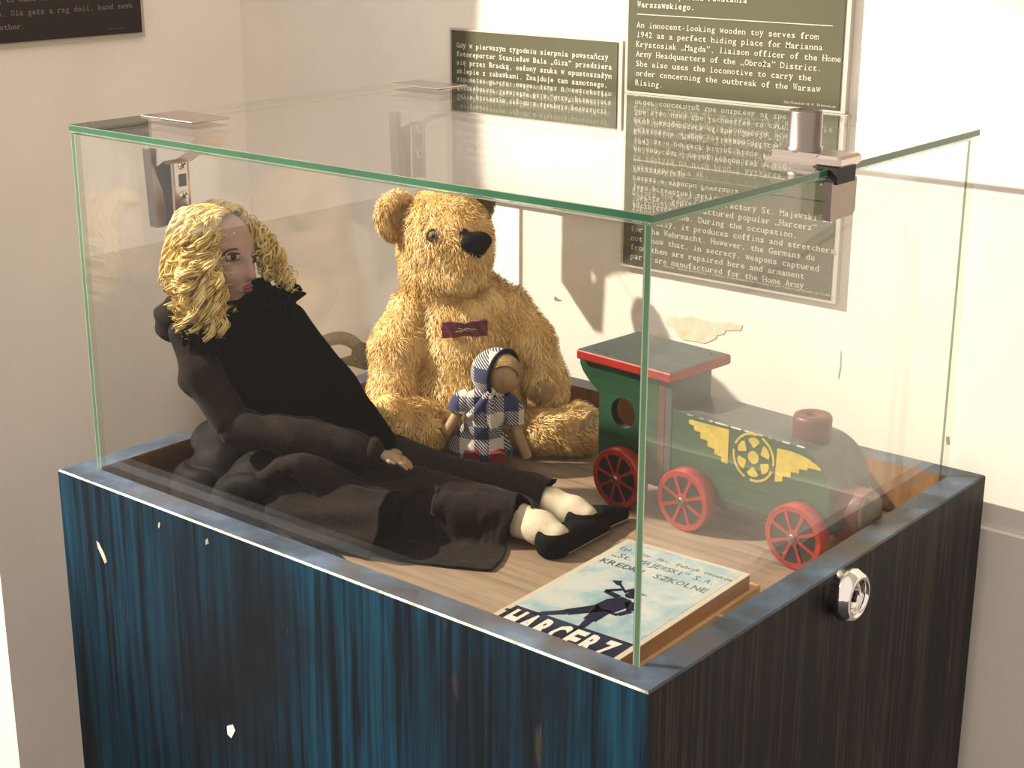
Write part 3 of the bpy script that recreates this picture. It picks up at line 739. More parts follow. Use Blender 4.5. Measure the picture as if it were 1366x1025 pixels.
# boiler
bp = [(-.165, .036), (.0205, .036), (.0205, .068)]+arc(-.0225, .069, .043, 0, 90, 14)[1:]+[(-.165, .112)]
m_ = MB(); nb = len(bp)
V = [(x, YN, z) for x, z in bp]+[(x, YFR, z) for x, z in bp]
fs = [(i, nb+i, nb+(i+1) % nb, (i+1) % nb) for i in range(nb)]
m_.add(V, fs, 1); m_.add(V, [tuple(range(nb))], 0); m_.add(V, [tuple(range(2*nb-1, nb-1, -1))], 0)
for k in range(len(m_.s)-2): m_.s[k] = 2 <= k < 17
part('boiler', m_, [M['green'], M['greygreen']])
m_ = MB()                                     # worn seam line and bright top edge
m_.box((-.140, YN-.0003, .0565), (.019, YN+.001, .0570), 0)
part('seam', m_, [M['blackpaint']])
m_ = MB()
rn = random.Random(8); x = -.143
while x < -.012:
    l = rn.uniform(.004, .016); m_.box((x, YN-.0003, .1112), (x+l, YN+.0007, .1123)); x += l+rn.uniform(.001, .008)
part('worn_edge', m_, [M['worn']])
# chassis
m_ = MB(); m_.box((-.236, .022, .026), (.012, .078, .037), bev=.001); m_.box((-.125, .0155, .0315), (-.030, .024, .0375)); part('chassis', m_, [M['blackpaint']])
# cab: side boards with round windows, front board, roof
def cab_side(y0, y1):
    xm, zm, r = -.2225, .0945, .0157; N = 40
    oz = [(-.254, .036), (-.168, .036), (-.168, .1415), (-.281, .1415), (-.281, .134), (-.277, .127), (-.269, .119), (-.260, .113), (-.2545, .108)]
    # outer loop resampled by angle about the window centre so faces join as a ring
    def cast(a):
        d = (math.cos(a), math.sin(a)); best = 9
        for i in range(len(oz)):
            p, q = oz[i], oz[(i+1) % len(oz)]; e = (q[0]-p[0], q[1]-p[1]); den = d[0]*e[1]-d[1]*e[0]
            if abs(den) < 1e-12: continue
            t = ((p[0]-xm)*e[1]-(p[1]-zm)*e[0])/den; s_ = ((p[0]-xm)*d[1]-(p[1]-zm)*d[0])/den
            if t > 0 and -1e-6 <= s_ <= 1+1e-6: best = min(best, t)
        return (xm+d[0]*best, zm+d[1]*best)
    angs = sorted([2*math.pi*i/N for i in range(N)]+[math.atan2(z-zm, x-xm) % (2*math.pi) for x, z in oz])
    out = [cast(a) for a in angs]; inn = [(xm+r*math.cos(a), zm+r*math.sin(a)) for a in angs]; k = len(angs)
    V = [(x, y, z) for y in (y0, y1) for ring in (out, inn) for x, z in ring]
    m_ = MB()
    ix = lambda s_, r_, i: s_*2*k+r_*k+i % k
    for i in range(k):
        m_.add(V, [(ix(0,0,i), ix(0,0,i+1), ix(0,1,i+1), ix(0,1,i)), (ix(1,1,i), ix(1,1,i+1), ix(1,0,i+1), ix(1,0,i)), (ix(0,0,i+1), ix(0,0,i), ix(1,0,i), ix(1,0,i+1))], 0)
        m_.add(V, [(ix(0,1,i), ix(0,1,i+1), ix(1,1,i+1), ix(1,1,i))], 1)
    return m_
part('cab_side', cab_side(.0170, .0260), [M['green'], M['blackpaint']])
part('cab_side', cab_side(.0770, .0860), [M['green'], M['blackpaint']])
m_ = MB(); m_.box((-.1700, .0260, .036), (-.1610, .0770, .1415)); part('cab_front', m_, [M['greygreen']])
m_ = MB(); m_.box((-.1772, .0162, .036), (-.1690, .0262, .1405), bev=.0006); m_.box((-.1690, .0164, .036), (-.1608, .0262, .1405), bev=.0006, m=1); part('corner_post', m_, [M['red_dull'], M['greygreen']])
m_ = MB()
rx0, rx1, ry0, ry1, rz0, rz1 = -.2790, -.1570, .0085, .1030, .1410, .1505
m_.box((rx0, ry0, rz0), (rx1, ry1, rz1), 0, bev=.0012)
m_.box((rx0+.0015, ry0+.0015, rz1-.0005), (rx1-.0015, ry1-.0015, rz1+.0005), 1)
part('roof', m_, [M['red'], M['greygreen']])
for (x, y) in ((-.262, .020), (-.172, .090), (-.172, .022), (-.262, .092), (-.245, .016)):
    m_ = MB(); m_.cyl((x, y, rz1), (x, y, rz1+.0008), .0012, 10); part('nail', m_, [M['blackpaint']])
# chimney and buffer
m_ = MB(); m_.lathe([(.0175, .110), (.0178, .112), (.0178, .130), (.0165, .1325), (.0070, .1325), (.0060, .1305), (.0020, .1300)], (-.0230, .0500, 0), (0, 0, 1), 28); ch = part('chimney', m_, [M['red_dull']])
m_ = MB(); m_.lathe([(.0200, .018), (.0205, .020), (.0205, .043), (.0198, .0448)], (0, .047, .0560), (1, 0, 0), 28); bf = part('buffer', m_, [M['red_dull']])
m_ = MB(); m_.lathe([(.0193, .0446), (.0190, .0462), (.0100, .0466), (.0015, .0466)], (0, .047, .0560), (1, 0, 0), 28); part('buffer_face', m_, [M['endwood']], bf)
# wheels
def wheel(xc, near):
    r, w, zc = .031, .0145, .031
    y0 = 0.0 if near else .1010
    s_ = 1 if near else -1
    m_ = MB(); N = 40
    prof = [(r-.0012, 0), (r, s_*.0012), (r, s_*(w-.001)), (r-.001, s_*w), (.004, s_*w)]
    m_.lathe([(a, b) for a, b in prof], (xc, y0, zc), (0, 1, 0), N, 0, cap=False)
    # face: tyre ring, black dished disc, spokes
    def P(rr, th, dy): return (xc+rr*math.cos(th), y0+s_*dy, zc+rr*math.sin(th))
    for i in range(N):
        a0, a1 = 2*math.pi*i/N, 2*math.pi*(i+1)/N
        m_.add([P(r-.0012, a0, 0), P(r-.0012, a1, 0), P(.0248, a1, 0), P(.0248, a0, 0)], [(0, 1, 2, 3)], 0)
        m_.add([P(.0248, a0, 0), P(.0248, a1, 0), P(.0248, a1, .0010), P(.0248, a0, .0010)], [(0, 1, 2, 3)], 0)
        m_.add([P(.0248, a0, .0010), P(.0248, a1, .0010), P(.001, a1, .0010), P(.001, a0, .0010)], [(0, 1, 2, 3)], 1)
    m_.lathe([(.0072, s_*.0011), (.0068, -s_*.0002), (.001, -s_*.0004)], (xc, y0, zc), (0, 1, 0), 20, 0, smooth=False)
    for k in range(8):
        a_ = 2*math.pi*(k+.5+(.2 if xc < -.2 else 0))/8; n_ = (-math.sin(a_), math.cos(a_))
        def Q(rr, h): return (xc+rr*math.cos(a_)+n_[0]*h, y0+s_*.0001, zc+rr*math.sin(a_)+n_[1]*h)
        m_.add([Q(.005, -.0014), Q(.0252, -.0019), Q(.0252, .0019), Q(.005, .0014)], [(0, 1, 2, 3)], 0)
    wo = part('wheel', m_, [M['red'], M['blackpaint']])
    m_ = MB(); m_.lathe([(.0040, 0), (.0040, -.0022*s_), (.0030, -.0030*s_), (.0008, -.0032*s_)], (xc, y0, zc), (0, 1, 0), 14); part('axle_pin', m_, [M['nickel_dark']], wo)
for x in (-.0040, -.1320, -.2160):
    wheel(x, True); wheel(x, False)
# winged wheel emblem, painted flat
m_ = MB(); ex, ez, ye = -.0635, .0885, YN-.0005
def fl(poly): m_.prism(poly, 1, ye, YN+.0005)
for k in range(4):
    a0 = k*90+8-15; a1 = a0+74
    fl(arc(ex, ez, .0238, a0, a1, 10)+arc(ex, ez, .0215, a1, a0, 10))
for k in range(6):
    a_ = math.radians(90+k*60)
    pts = []
    for (rr, dth) in ((.0092, 0), (.0130, -16), (.0172, -23), (.0190, -12), (.0193, 0), (.0190, 12), (.0172, 23), (.0130, 16)):
        pts.append((ex+rr*math.cos(a_+math.radians(dth)), ez+rr*math.sin(a_+math.radians(dth))))
    fl(pts)
fl(arc(ex, ez, .0062, 0, 342, 18))
lw = [(-.1400, .1075), (-.0925, .1085), (-.0925, .0745), (-.0995, .0750), (-.1000, .0800), (-.1080, .0805), (-.1085, .0855), (-.1165, .0860), (-.1170, .0915), (-.1255, .0920), (-.1260, .0975), (-.1330, .0985), (-.1340, .1025), (-.1400, .1035)]
def cut(poly):      # split the stepped wing into strips so that each is convex
    return [[(-.1400,.1075),(-.1340,.1076),(-.1340,.1025),(-.1400,.1035)], [(-.1340,.1076),(-.1258,.1078),(-.1258,.0978),(-.1335,.0985)], [(-.1258,.1078),(-.1170,.1080),(-.1170,.0915),(-.1258,.0920)],
            [(-.1170,.1080),(-.1085,.1081),(-.1085,.0855),(-.1170,.0860)], [(-.1085,.1081),(-.1000,.1083),(-.1000,.0800),(-.1085,.0805)], [(-.1000,.1083),(-.0925,.1085),(-.0925,.0745),(-.1000,.0750)]]
for q in cut(lw): fl(q)
rw_ = [[(-.0375,.1040),(-.0300,.1045),(-.0300,.0738),(-.0385,.0715)], [(-.0300,.1045),(-.0210,.1048),(-.0215,.0800),(-.0300,.0790)], [(-.0210,.1048),(-.0120,.1040),(-.0125,.0860),(-.0215,.0855)],
       [(-.0120,.1040),(-.0030,.1022),(-.0040,.0915),(-.0125,.0905)], [(-.0030,.1022),(.0055,.0990),(.0040,.0945),(-.0040,.0940)], [(.0055,.0990),(.0105,.0962),(.0100,.0945),(.0045,.0945)]]
for q in rw_: fl(q)
part('winged_emblem', m_, [M['yellow']])

# ================================================================== CRAYON BOX (local: x right, y away)
BA = math.radians(3.0)
BZ = -.0185
tl, tr = on(838, 719, 2, BZ), on(998, 768, 2, BZ)
bw = float(np.linalg.norm(tr-tl)); BL = .217
crate = thing('crayon_box', (tl[0], tl[1], FZ), 'flat wooden crayon box with a pale blue printed cover and a bugler silhouette', 'box', rotz=BA-.018)
def bpart(name, m_, mats, par=None): return m_.build(name, mats, par or crate, local=True)
hh = BZ-FZ
m_ = MB(); m_.box((.004, -BL+.002, 0), (bw+.003, .014, hh*.55), bev=.0008); bpart('tray', m_, [M['barewood']])
m_ = MB(); m_.box((0, -BL, hh*.5), (bw, 0, hh-.0006), bev=.001); ld = bpart('sliding_lid', m_, [M['sidewood']])
m_ = MB(); m_.box((-.0003, -BL, hh-.0010), (bw, .0003, hh-.0002)); m_.box((.0055, -BL, hh-.0002), (bw-.0055, -.004, hh), 1); bpart('cover_paper', m_, [M['paper_cream'], M['paper']], ld)
# band + title
m_ = MB(); bz = hh+.0002; b0 = -BL+.002; b1 = b0+.043
m_.box((.0055, b0, hh-.0001), (bw-.0055, b1, bz)); 
# bugler silhouette: strips of body, legs, arms, head, bugle
S = bw/1.0
def sil(poly): m_.prism([(x*bw, -BL+y*bw) for x, y in poly], 2, hh-.0001, bz)
sil([(.02,.262),(.14,.262),(.18,.285),(.12,.30),(.02,.285)])
def limb(p, q, a_, b_):
    p = np.array(p); q = np.array(q); d = (q-p)/np.linalg.norm(q-p); n_ = np.array([-d[1], d[0]])
    sil([tuple(p+n_*a_), tuple(p-n_*a_), tuple(q-n_*b_), tuple(q+n_*b_)])
limb((.50,.66),(.36,.475),.055,.042); limb((.36,.475),(.245,.36),.034,.026); limb((.245,.36),(.15,.285),.018,.012)
limb((.53,.66),(.545,.47),.060,.046); limb((.545,.47),(.560,.375),.030,.024); limb((.560,.375),(.560,.275),.024,.017); limb((.56,.285),(.64,.262),.018,.012)
sil([(.44,.66),(.60,.63),(.635,.77),(.60,.875),(.52,.89),(.455,.80)])
limb((.60,.85),(.68,.74),.034,.026); limb((.68,.74),(.645,.645),.026,.020); limb((.645,.645),(.60,.635),.020,.010)
limb((.50,.87),(.375,.90),.028,.022); limb((.375,.90),(.45,.985),.021,.016)
sil(arc(.555, .945, .048, 0, 342, 14)); sil([(.47,.965),(.60,.99),(.635,1.005),(.54,1.02),(.50,1.045),(.48,1.0)])
limb((.50,.955),(.395,1.045),.009,.010); sil([(.405,1.03),(.375,1.10),(.315,1.065),(.385,1.02)])
bpart('dark_print', m_, [M['navy']], ld)
m_ = MB()
# HARCERZ in heavy letters
title = 'HARCERZ'; tw = bw-.020
for i, chh in enumerate(title):
    Vg, Fg = glyph(chh, .045); w_ = Vg[:, 0].max()-Vg[:, 0].min()
    cellw = tw/len(title); sx = cellw*.80/w_; sy = .031/.73
    X = .011+cellw*i+(Vg[:, 0]-Vg[:, 0].min())*sx; Y = b0+.007+Vg[:, 1]*sy
    m_.add([(x, y, bz+.0002) for x, y in zip(X, Y)], Fg)
bpart('title_lettering', m_, [M['ink_white']], ld)
m_ = MB()
def word_line(txt, x0, x1, y, size, bend=0.0, mb_=m_, bold=0.0):
    n_ = len(txt); adv_ = (x1-x0)/n_
    for i, chh in enumerate(txt):
        if chh == ' ': continue
        Vg, Fg = glyph(chh, bold); cxg = (Vg[:, 0].max()+Vg[:, 0].min())/2; wg = Vg[:, 0].max()-Vg[:, 0].min()
        sx = min(size, adv_*.92/max(wg, .2)); t = (i+.5)/n_*2-1
        yy = y-bend*t*t
        mb_.add([(x0+adv_*(i+.5)+(vx-cxg)*sx, yy+vy*size, bz) for vx, vy in Vg], Fg)
word_line('Czł. Tow. Akc. Fabryk Ołówków', bw*.05, bw*.96, -.0245, .0085, .000)
word_line('„St. MAJEWSKI” S.A.', bw*.07, bw*.90, -.0400, .0125, .000)
word_line('KREDKI SZKOLNE', bw*.06, bw*.92, -.0575, .0125, .0, bold=.012)
bpart('cover_lettering', m_, [M['ink']], ld)
m_ = MB(); m_.box((bw+.0005, -.060, hh*.48), (bw+.012, -.056, hh*.52)); bpart('wood_splinter', m_, [M['paper_cream']])
def surf(u, v, VV=None, NN=None):
    """nearest point of a mesh along a line of sight"""
    VV = DV if VV is None else VV; NN = DN if NN is None else NN
    d = ray(u, v); d = d/np.linalg.norm(d); q = VV-CAM; t = q@d; off = np.linalg.norm(q-t[:, None]*d, axis=1)
    k = np.where(off < .0028)[0]
    if len(k) == 0: k = np.argsort(off)[:6]
    i = k[np.argmin(t[k])]
    return CAM+d*t[i], NN[i]

# ================================================================== TEDDY BEAR
BF = Frame((-.535, .447, 0)); K = BF.k
bear = thing('teddy_bear', (-.535, .447, FZ), 'golden mohair teddy bear sitting in the corner of the case', 'teddy bear')
def px(n): return n/K
AB_ = [E1, -E2, E3]
fl_down = lambda P: np.tile([0, 0, -1.0], (len(P), 1))
def soft(f, pts, r, h):
    pts = np.array(pts); lo = pts.min(0)-r; hi = pts.max(0)+r
    return sdf_mesh(f, lo, hi, h)
def ground(d, P): return np.maximum(d, (FZ+.0012)-P[:, 2])
# torso
c1, c2, c3 = BF.p(620, 440, 0), BF.p(618, 520, .010), BF.p(622, 400, -.004)
def f_(P):
    d = ell(P, c2, (px(82), .066, px(88)), AB_); d = smin(d, ell(P, c1, (px(74), .056, px(62)), AB_), .03); d = smin(d, ell(P, c3, (px(62), .045, px(40)), AB_), .02)
    return ground(d+.0015*wob(P, 70), P)
V, Q = soft(f_, [c1, c2, c3], .09, .0042)
furry('body', V, Q, M['fur'], bear, 17000, .0105, .0009, seed=2)
# head
HCN = BF.p(590, 314, .010)
FW = E1*.60+E2*.80-E3*.08; FW /= np.linalg.norm(FW); SD = np.cross(FW, E3); SD /= np.linalg.norm(SD); UP = np.cross(SD, FW)
AH = [SD, FW, UP]
def hp_(s_, f__, u_): return HCN+SD*s_+FW*f__+UP*u_
snout = hp_(0, .050, -.014)
def f_(P):
    d = ell(P, HCN, (px(54), .050, px(60)), AH)
    d = smin(d, ell(P, hp_(0, .030, .004), (px(43), .033, px(42)), AH), .02)
    d = smin(d, cone(P, hp_(0, .028, -.012), snout, px(36), px(26)), .018)
    d = smin(d, ell(P, hp_(0, .034, -.036), (px(38), .030, px(22)), AH), .014)
    d = smin(d, cone(P, HCN-E3*.036-FW*.008, BF.p(610, 402, 0), px(50), px(50)), .012)
    return d+.0012*wob(P, 90, 1)
V, Q = soft(f_, [HCN, snout], .085, .0038)
BV, BN = V, vnormals(V, Q)
def flow_head(P):
    q = P-HCN; rad = q-FW*(q@FW)[:, None]*0.3
    return rad/np.linalg.norm(rad, axis=1)[:, None]*0.5-E3*0.8
furry('head', V, Q, M['fur'], bear, 13000, .0090, .0009, flow_head, seed=3, mask=lambda P: np.linalg.norm(P-snout, axis=1) > .021)
# ears: cupped discs
def ear(c, r, fwd, name_mat, seed):
    c = np.array(c); fwd = np.array(fwd)/np.linalg.norm(fwd); s_ = np.cross(fwd, E3); s_ /= np.linalg.norm(s_); u_ = np.cross(s_, fwd); A = [s_, fwd, u_]
    def f_(P):
        d = ell(P, c, (r, .0115, r*1.06), A)
        return np.maximum(d, -ell(P, c+fwd*.0125, (r*.72, .0125, r*.74), A))
    V, Q = soft(f_, [c], r+.02, .003)
    furry('ear', V, Q, name_mat, bear, 3200, .0085, .0009, seed=seed)
ear(BF.p(529, 288, .014), px(31), E2*.75+E1*.70, M['fur'], 4)
ear(BF.p(634, 272, -.034), px(27), FW, M['fur_dark'], 5)  # far ear sits in shadow, painted in with the darker fur
# eyes
for s_, d_ in ((1, 1), (-1, 1)):
    ec = hp_(-px(30), .0440, .010)
    if s_ > 0:
        # settle the visible eye on the fur
        ec = surf(577, 313, BV, BN)[0]+E2*.003
    m_ = MB(); m_.ball(ec, .0058, 18, 12); eo = m_.build('eye', M['amber'], bear)
    m_ = MB(); m_.ball(ec+(FW*.4+E2*.6)*.0034, .0031, 12, 8); m_.build('pupil', M['eye_dark'], eo)
    m_ = MB(); th = np.linspace(0, 2*math.pi, 25); dd = FW*.4+E2*.6; dd /= np.linalg.norm(dd); a_ = np.cross(dd, E3); a_ /= np.linalg.norm(a_); b_ = np.cross(a_, dd)
    m_.tube([ec+a_*math.cos(t)*.0064+b_*math.sin(t)*.0064+dd*.0015 for t in th], .0012, 6, cap=False); m_.build('eye_socket', M['fur_dark'], eo)
# stitched nose and mouth
nt_ = surf(635, 328, BV, BN)[0]-E2*.003
def f_(P):
    d = ell(P, nt_+UP*.003, (.0190, .010, .0115), AH)
    d = smin(d, ell(P, nt_+UP*.012-E1*.013, (.0055, .006, .0060), AH), .004)              # curled nostril stitch
    d = smin(d, cone(P, nt_-UP*.004, nt_-UP*.017-FW*.003, .0100, .0065), .006)
    d = smin(d, cone(P, nt_-UP*.017-FW*.003, nt_-UP*.021-E1*.020-E2*.004, .0045, .0018), .003)
    d = smin(d, cone(P, nt_-UP*.017-FW*.003, nt_-UP*.014+SD*.012-FW*.012, .0045, .0024), .004)
    return d+.0004*np.sin((P@SD)*2600)
V, Q = soft(f_, [nt_], .038, .0016); mesh_obj('nose', V, Q, M['thread'], bear, None, True)
# arms
def limb_part(name, pts, rad, n, seed, flow=None, mat=None, h=.0038, clamp=True):
    pts = [np.array(p) for p in pts]
    def f_(P):
        d = path_sdf(P, pts, rad, .012)+.0010*wob(P, 90, seed)
        return ground(d, P) if clamp else d
    V, Q = soft(f_, pts, max(rad)+.012, h)
    return furry(name, V, Q, mat or M['fur'], bear, n, .0095, .0009, flow, seed=seed)
arm1 = limb_part('arm', [BF.p(553, 412, .010), BF.p(530, 465, .036), BF.p(527, 520, .052), BF.p(532, 545, .058)], [px(30), px(33), px(30), px(25)], 6500, 6)
arm2 = limb_part('arm', [BF.p(680, 410, .004), BF.p(705, 455, .018), BF.p(727, 505, .026), BF.p(738, 528, .030)], [px(28), px(31), px(27), px(20)], 6500, 7)
# legs with feet
lg = limb_part('leg', [BF.p(585, 560, .050), BF.p(556, 572, .095), BF.p(525, 560, .118), BF.p(520, 548, .122)], [px(34), px(32), px(27), px(20)], 6000, 8, lambda P: np.tile(-E1*.5+E3*-.6, (len(P), 1)))
lg2 = limb_part('leg', [BF.p(672, 568, .035), BF.p(725, 575, .050), BF.p(765, 574, .052), BF.p(772, 566, .050)], [px(30), px(27), px(29), px(27)], 6000, 9, lambda P: np.tile(E1*.8-E3*.5, (len(P), 1)))
# felt soles and paw pad
def pad(c, nrm, r, t, par, name='felt_sole'):
    nrm = np.array(nrm)/np.linalg.norm(nrm); a_ = np.cross(nrm, E3); a_ /= np.linalg.norm(a_); b_ = np.cross(a_, nrm)
    m_ = MB(); m_.ball(c, (r, t, r*1.12), 20, 12, axes=[a_, nrm, b_]); m_.build(name, M['pad'], par)
pad(BF.p(788, 574, .066), E1*.75+E2*.66, px(24), .006, lg2)
pad(BF.p(523, 540, .078), E2*.9-E1*.25-E3*.2, px(19), .009, arm1, 'felt_paw')
pad(BF.p(727, 521, .050), E2, px(14), .006, arm2, 'felt_paw')
# maroon ribbon on the chest
rb = []
rc = BF.p(620, 440, .0668)
m_ = MB()
N1, N2 = 26, 7
V = []
for i in range(N1):
    for j in range(N2):
        a_ = (i/(N1-1)-.5)*px(58); z_ = (j/(N2-1)-.5)*px(20)*(1.04-.22*math.exp(-((i-12.5)/3.5)**2)+.03*math.sin(i*2.3))
        V.append(rc+E1*a_+E3*(z_+a_*.06)+E2*(-a_*a_*6.0+.0012*math.sin(i*1.1+j)))
Fq = [(i*N2+j, (i+1)*N2+j, (i+1)*N2+j+1, i*N2+j+1) for i in range(N1-1) for j in range(N2-1)]
m_.add(V, Fq, 0, True); Vb = [v-E2*.004 for v in V]; m_.add(Vb, [f[::-1] for f in Fq], 0, True)
ring = [i*N2 for i in range(N1)]+[(N1-1)*N2+j for j in range(1, N2)]+[i*N2+N2-1 for i in range(N1-2, -1, -1)]+[j for j in range(N2-2, 0, -1)]
Vr = [V[i] for i in ring]+[Vb[i] for i in ring]; nr = len(ring)
m_.add(Vr, [(i, (i+1) % nr, nr+(i+1) % nr, nr+i) for i in range(nr)], 0)
rib = m_.build('chest_ribbon', M['maroon'], bear); rib['label'] = 'maroon velvet ribbon'
m_ = MB(); rs = random.Random(4)
for (xa_, za_, xb_, zb_) in ((-.010, -.0022, .006, .0016), (-.007, .0020, .009, -.0018), (-.004, -.0026, .002, .0026), (.001, .0022, .012, .0006)):
    m_.tube([rc+E1*(xa_+(xb_-xa_)*t)+E3*(za_+(zb_-za_)*t+.0004*math.sin(t*9))+E2*(.0026-((xa_+(xb_-xa_)*t)**2)*6) for t in np.linspace(0, 1, 6)], .00032, 5)
m_.build('stitching', M['stitch'], rib)

# ================================================================== PEG DOLL
PF = Frame((-.470, .372, 0)); KP = PF.k
def pq(n): return n/KP
peg = thing('peg_doll', PF.p(645, 612, 0), 'little wooden doll in a blue plaid dress and headscarf leaning on the bear', 'doll')
hc = PF.p(667, 497, .0)
# head of wood, straw hair, scarf
m_ = MB(); m_.ball(hc+E2*.004+E1*.004, (pq(24), pq(24), pq(27)), 24, 16); hd = m_.build('head', M['pegwood'], peg)
m_ = MB(); rs = random.Random(12)
for k in range(70):
    a0 = rs.uniform(-.5, 1.0)
    pts = []
    for t in np.linspace(0, 1, 7):
        ang = -.25+2.1*t
        r_ = pq(26.5)+rs.uniform(0, .0015)
        # locks sweep from the parting under the scarf across the brow to the right
        d_ = E1*math.sin(ang-.35)*.95+E3*(math.cos(ang-.35)*.75*(1-.0*t))+E2*(.55+.5*a0*(1-t*.4))
        d_ = d_/np.linalg.norm(d_); pts.append(hc+E2*.004+E1*.004+d_*r_*np.array([1, 1, 1.06]))
    m_.tube(pts, .0013, 5)
m_.build('straw_hair', M['straw'], hd)
open_dir = E1*.80+E2*.62-E3*.05; open_dir /= np.linalg.norm(open_dir)
def f_(P):
    d = ell(P, hc-E1*.003, (pq(35), pq(33), pq(33)), [E1, E2, E3]); d = smin(d, cone(P, hc-E3*.016, hc-E3*.030-E1*.004, pq(22), pq(12)), .01)
    d = np.maximum(d, -ell(P, hc+E1*.002+E2*.002, (pq(30), pq(30), pq(30)), [E1, E2, E3]))
    cut_ = (P-hc)@open_dir-.0065
    cut_ = np.maximum(cut_, -(P[:, 2]-(hc[2]-.024)))
    return np.maximum(d, cut_)+.0003*wob(P, 300)
V, Q = soft(f_, [hc], .045, .0019); so = mesh_obj('headscarf', V, Q, M['plaid'], peg, None, True)
# dark hem cord round the face opening
od = open_dir; oa = np.cross(od, E3); oa /= np.linalg.norm(oa); ob_ = np.cross(oa, od)
m_ = MB(); m_.tube([hc-E1*.002+od*.0068+oa*math.cos(t)*pq(32)+ob_*math.sin(t)*pq(32) for t in np.linspace(0, 2*math.pi, 41)], .0021, 8, cap=False); m_.build('scarf_hem', M['navy'], so)
# bodice, shawl knot, skirt
bw_, bs = PF.p(645, 575, 0), PF.p(650, 533, 0)
def f_(P):
    d = cone(P, PF.p(652, 530, 0), PF.p(645, 565, .002), pq(22), pq(27))
    d = smin(d, cone(P, PF.p(630, 535, .010), PF.p(648, 568, .016), pq(13), pq(10)), .006); d = smin(d, cone(P, PF.p(672, 540, .010), PF.p(655, 570, .016), pq(12), pq(9)), .006)
    return d+.0007*wob(P, 230, 1)
V, Q = soft(f_, [bw_, bs], .04, .0022); mesh_obj('bodice', V, Q, M['plaid'], peg, None, True)
m_ = MB()
skp = [(pq(24), .0), (pq(30), -pq(8)), (pq(38), -pq(20)), (pq(43), -pq(34)), (pq(42), -pq(44)), (pq(38), -pq(47)), (pq(10), -pq(44))]
NS = 48; V = []; c0 = PF.p(642, 565, -.002)
for k, (r_, z_) in enumerate(skp):
    for i in range(NS):
        th = 2*math.pi*i/NS; rr = r_*(1+.05*k/6*math.sin(th*7+.5)+.02*math.sin(th*11))
        V.append(c0+E1*(rr*math.cos(th)-.0018*k/3)+E2*rr*math.sin(th)*.8+E3*z_*1.06)
Fq = [(k*NS+i, k*NS+(i+1) % NS, (k+1)*NS+(i+1) % NS, (k+1)*NS+i) for k in range(len(skp)-1) for i in range(NS)]
m_.add(V, Fq, 0, True); m_.build('skirt', M['plaid'], peg)
kn = PF.p(655, 523, .017)
m_ = MB(); m_.ball(kn, (.0052, .005, .0046), 12, 8); m_.tube([kn, PF.p(652, 540, .022), PF.p(655, 560, .024), PF.p(659, 572, .023)], [.003, .0046, .0056, .0042], 8); m_.tube([kn, PF.p(645, 535, .021), PF.p(636, 548, .022), PF.p(625, 556, .020)], [.003, .0042, .005, .0036], 8); m_.build('shawl_knot', M['plaid'], peg)
for sl, am, tw_ in (([(628, 528, .006), (614, 540, .008), (610, 550, .010)], [(612, 548, .010), (603, 564, .013), (594, 579, .016)], 0), ([(673, 532, .006), (684, 548, .006), (686, 565, .007)], [(685, 562, .007), (694, 586, .010), (704, 611, .013)], 1)):
    m_ = MB(); P_ = catmull(np.array([PF.p(*q) for q in sl]), np.linspace(0, 2, 12)); R_ = np.interp(np.linspace(0, 1, 12), [0, .4, .85, 1], [pq(12), pq(16), pq(13), pq(14)])
    m_.tube(P_, R_, 14); s_o = m_.build('sleeve', M['plaid'], peg)
    m_ = MB(); A_ = np.array([PF.p(*q) for q in am]); m_.tube(catmull(A_, np.linspace(0, 2, 9)), np.interp(np.linspace(0, 1, 9), [0, .75, .8, 1], [pq(7.5), pq(7), pq(8), pq(6.5)]), 8); m_.build('wooden_arm', M['pegwood'], peg)
for (u_, v_) in ((629, 607), (664, 608)):
    sc_ = PF.p(u_, v_, .020); m_ = MB()
    a_ = E1; q = [(-pq(11), -.006), (pq(10), -.006), (pq(11), .004), (pq(4), .0065), (-pq(10), .0050)]
    V = [sc_+a_*x+E3*z+E2*y for y in (-.010, .010) for x, z in q]
    m_.add(V, [(0, 1, 2, 3, 4), (9, 8, 7, 6, 5)]+[(i, 5+i, 5+(i+1) % 5, (i+1) % 5) for i in range(5)]); m_.build('shoe', M['shoe_red'], peg)
    m_ = MB(); m_.cyl(sc_+E3*.003-E2*.004, sc_+E3*.018-E2*.014-E1*.003, .0042, 10); m_.build('leg', M['pegwood'], peg)
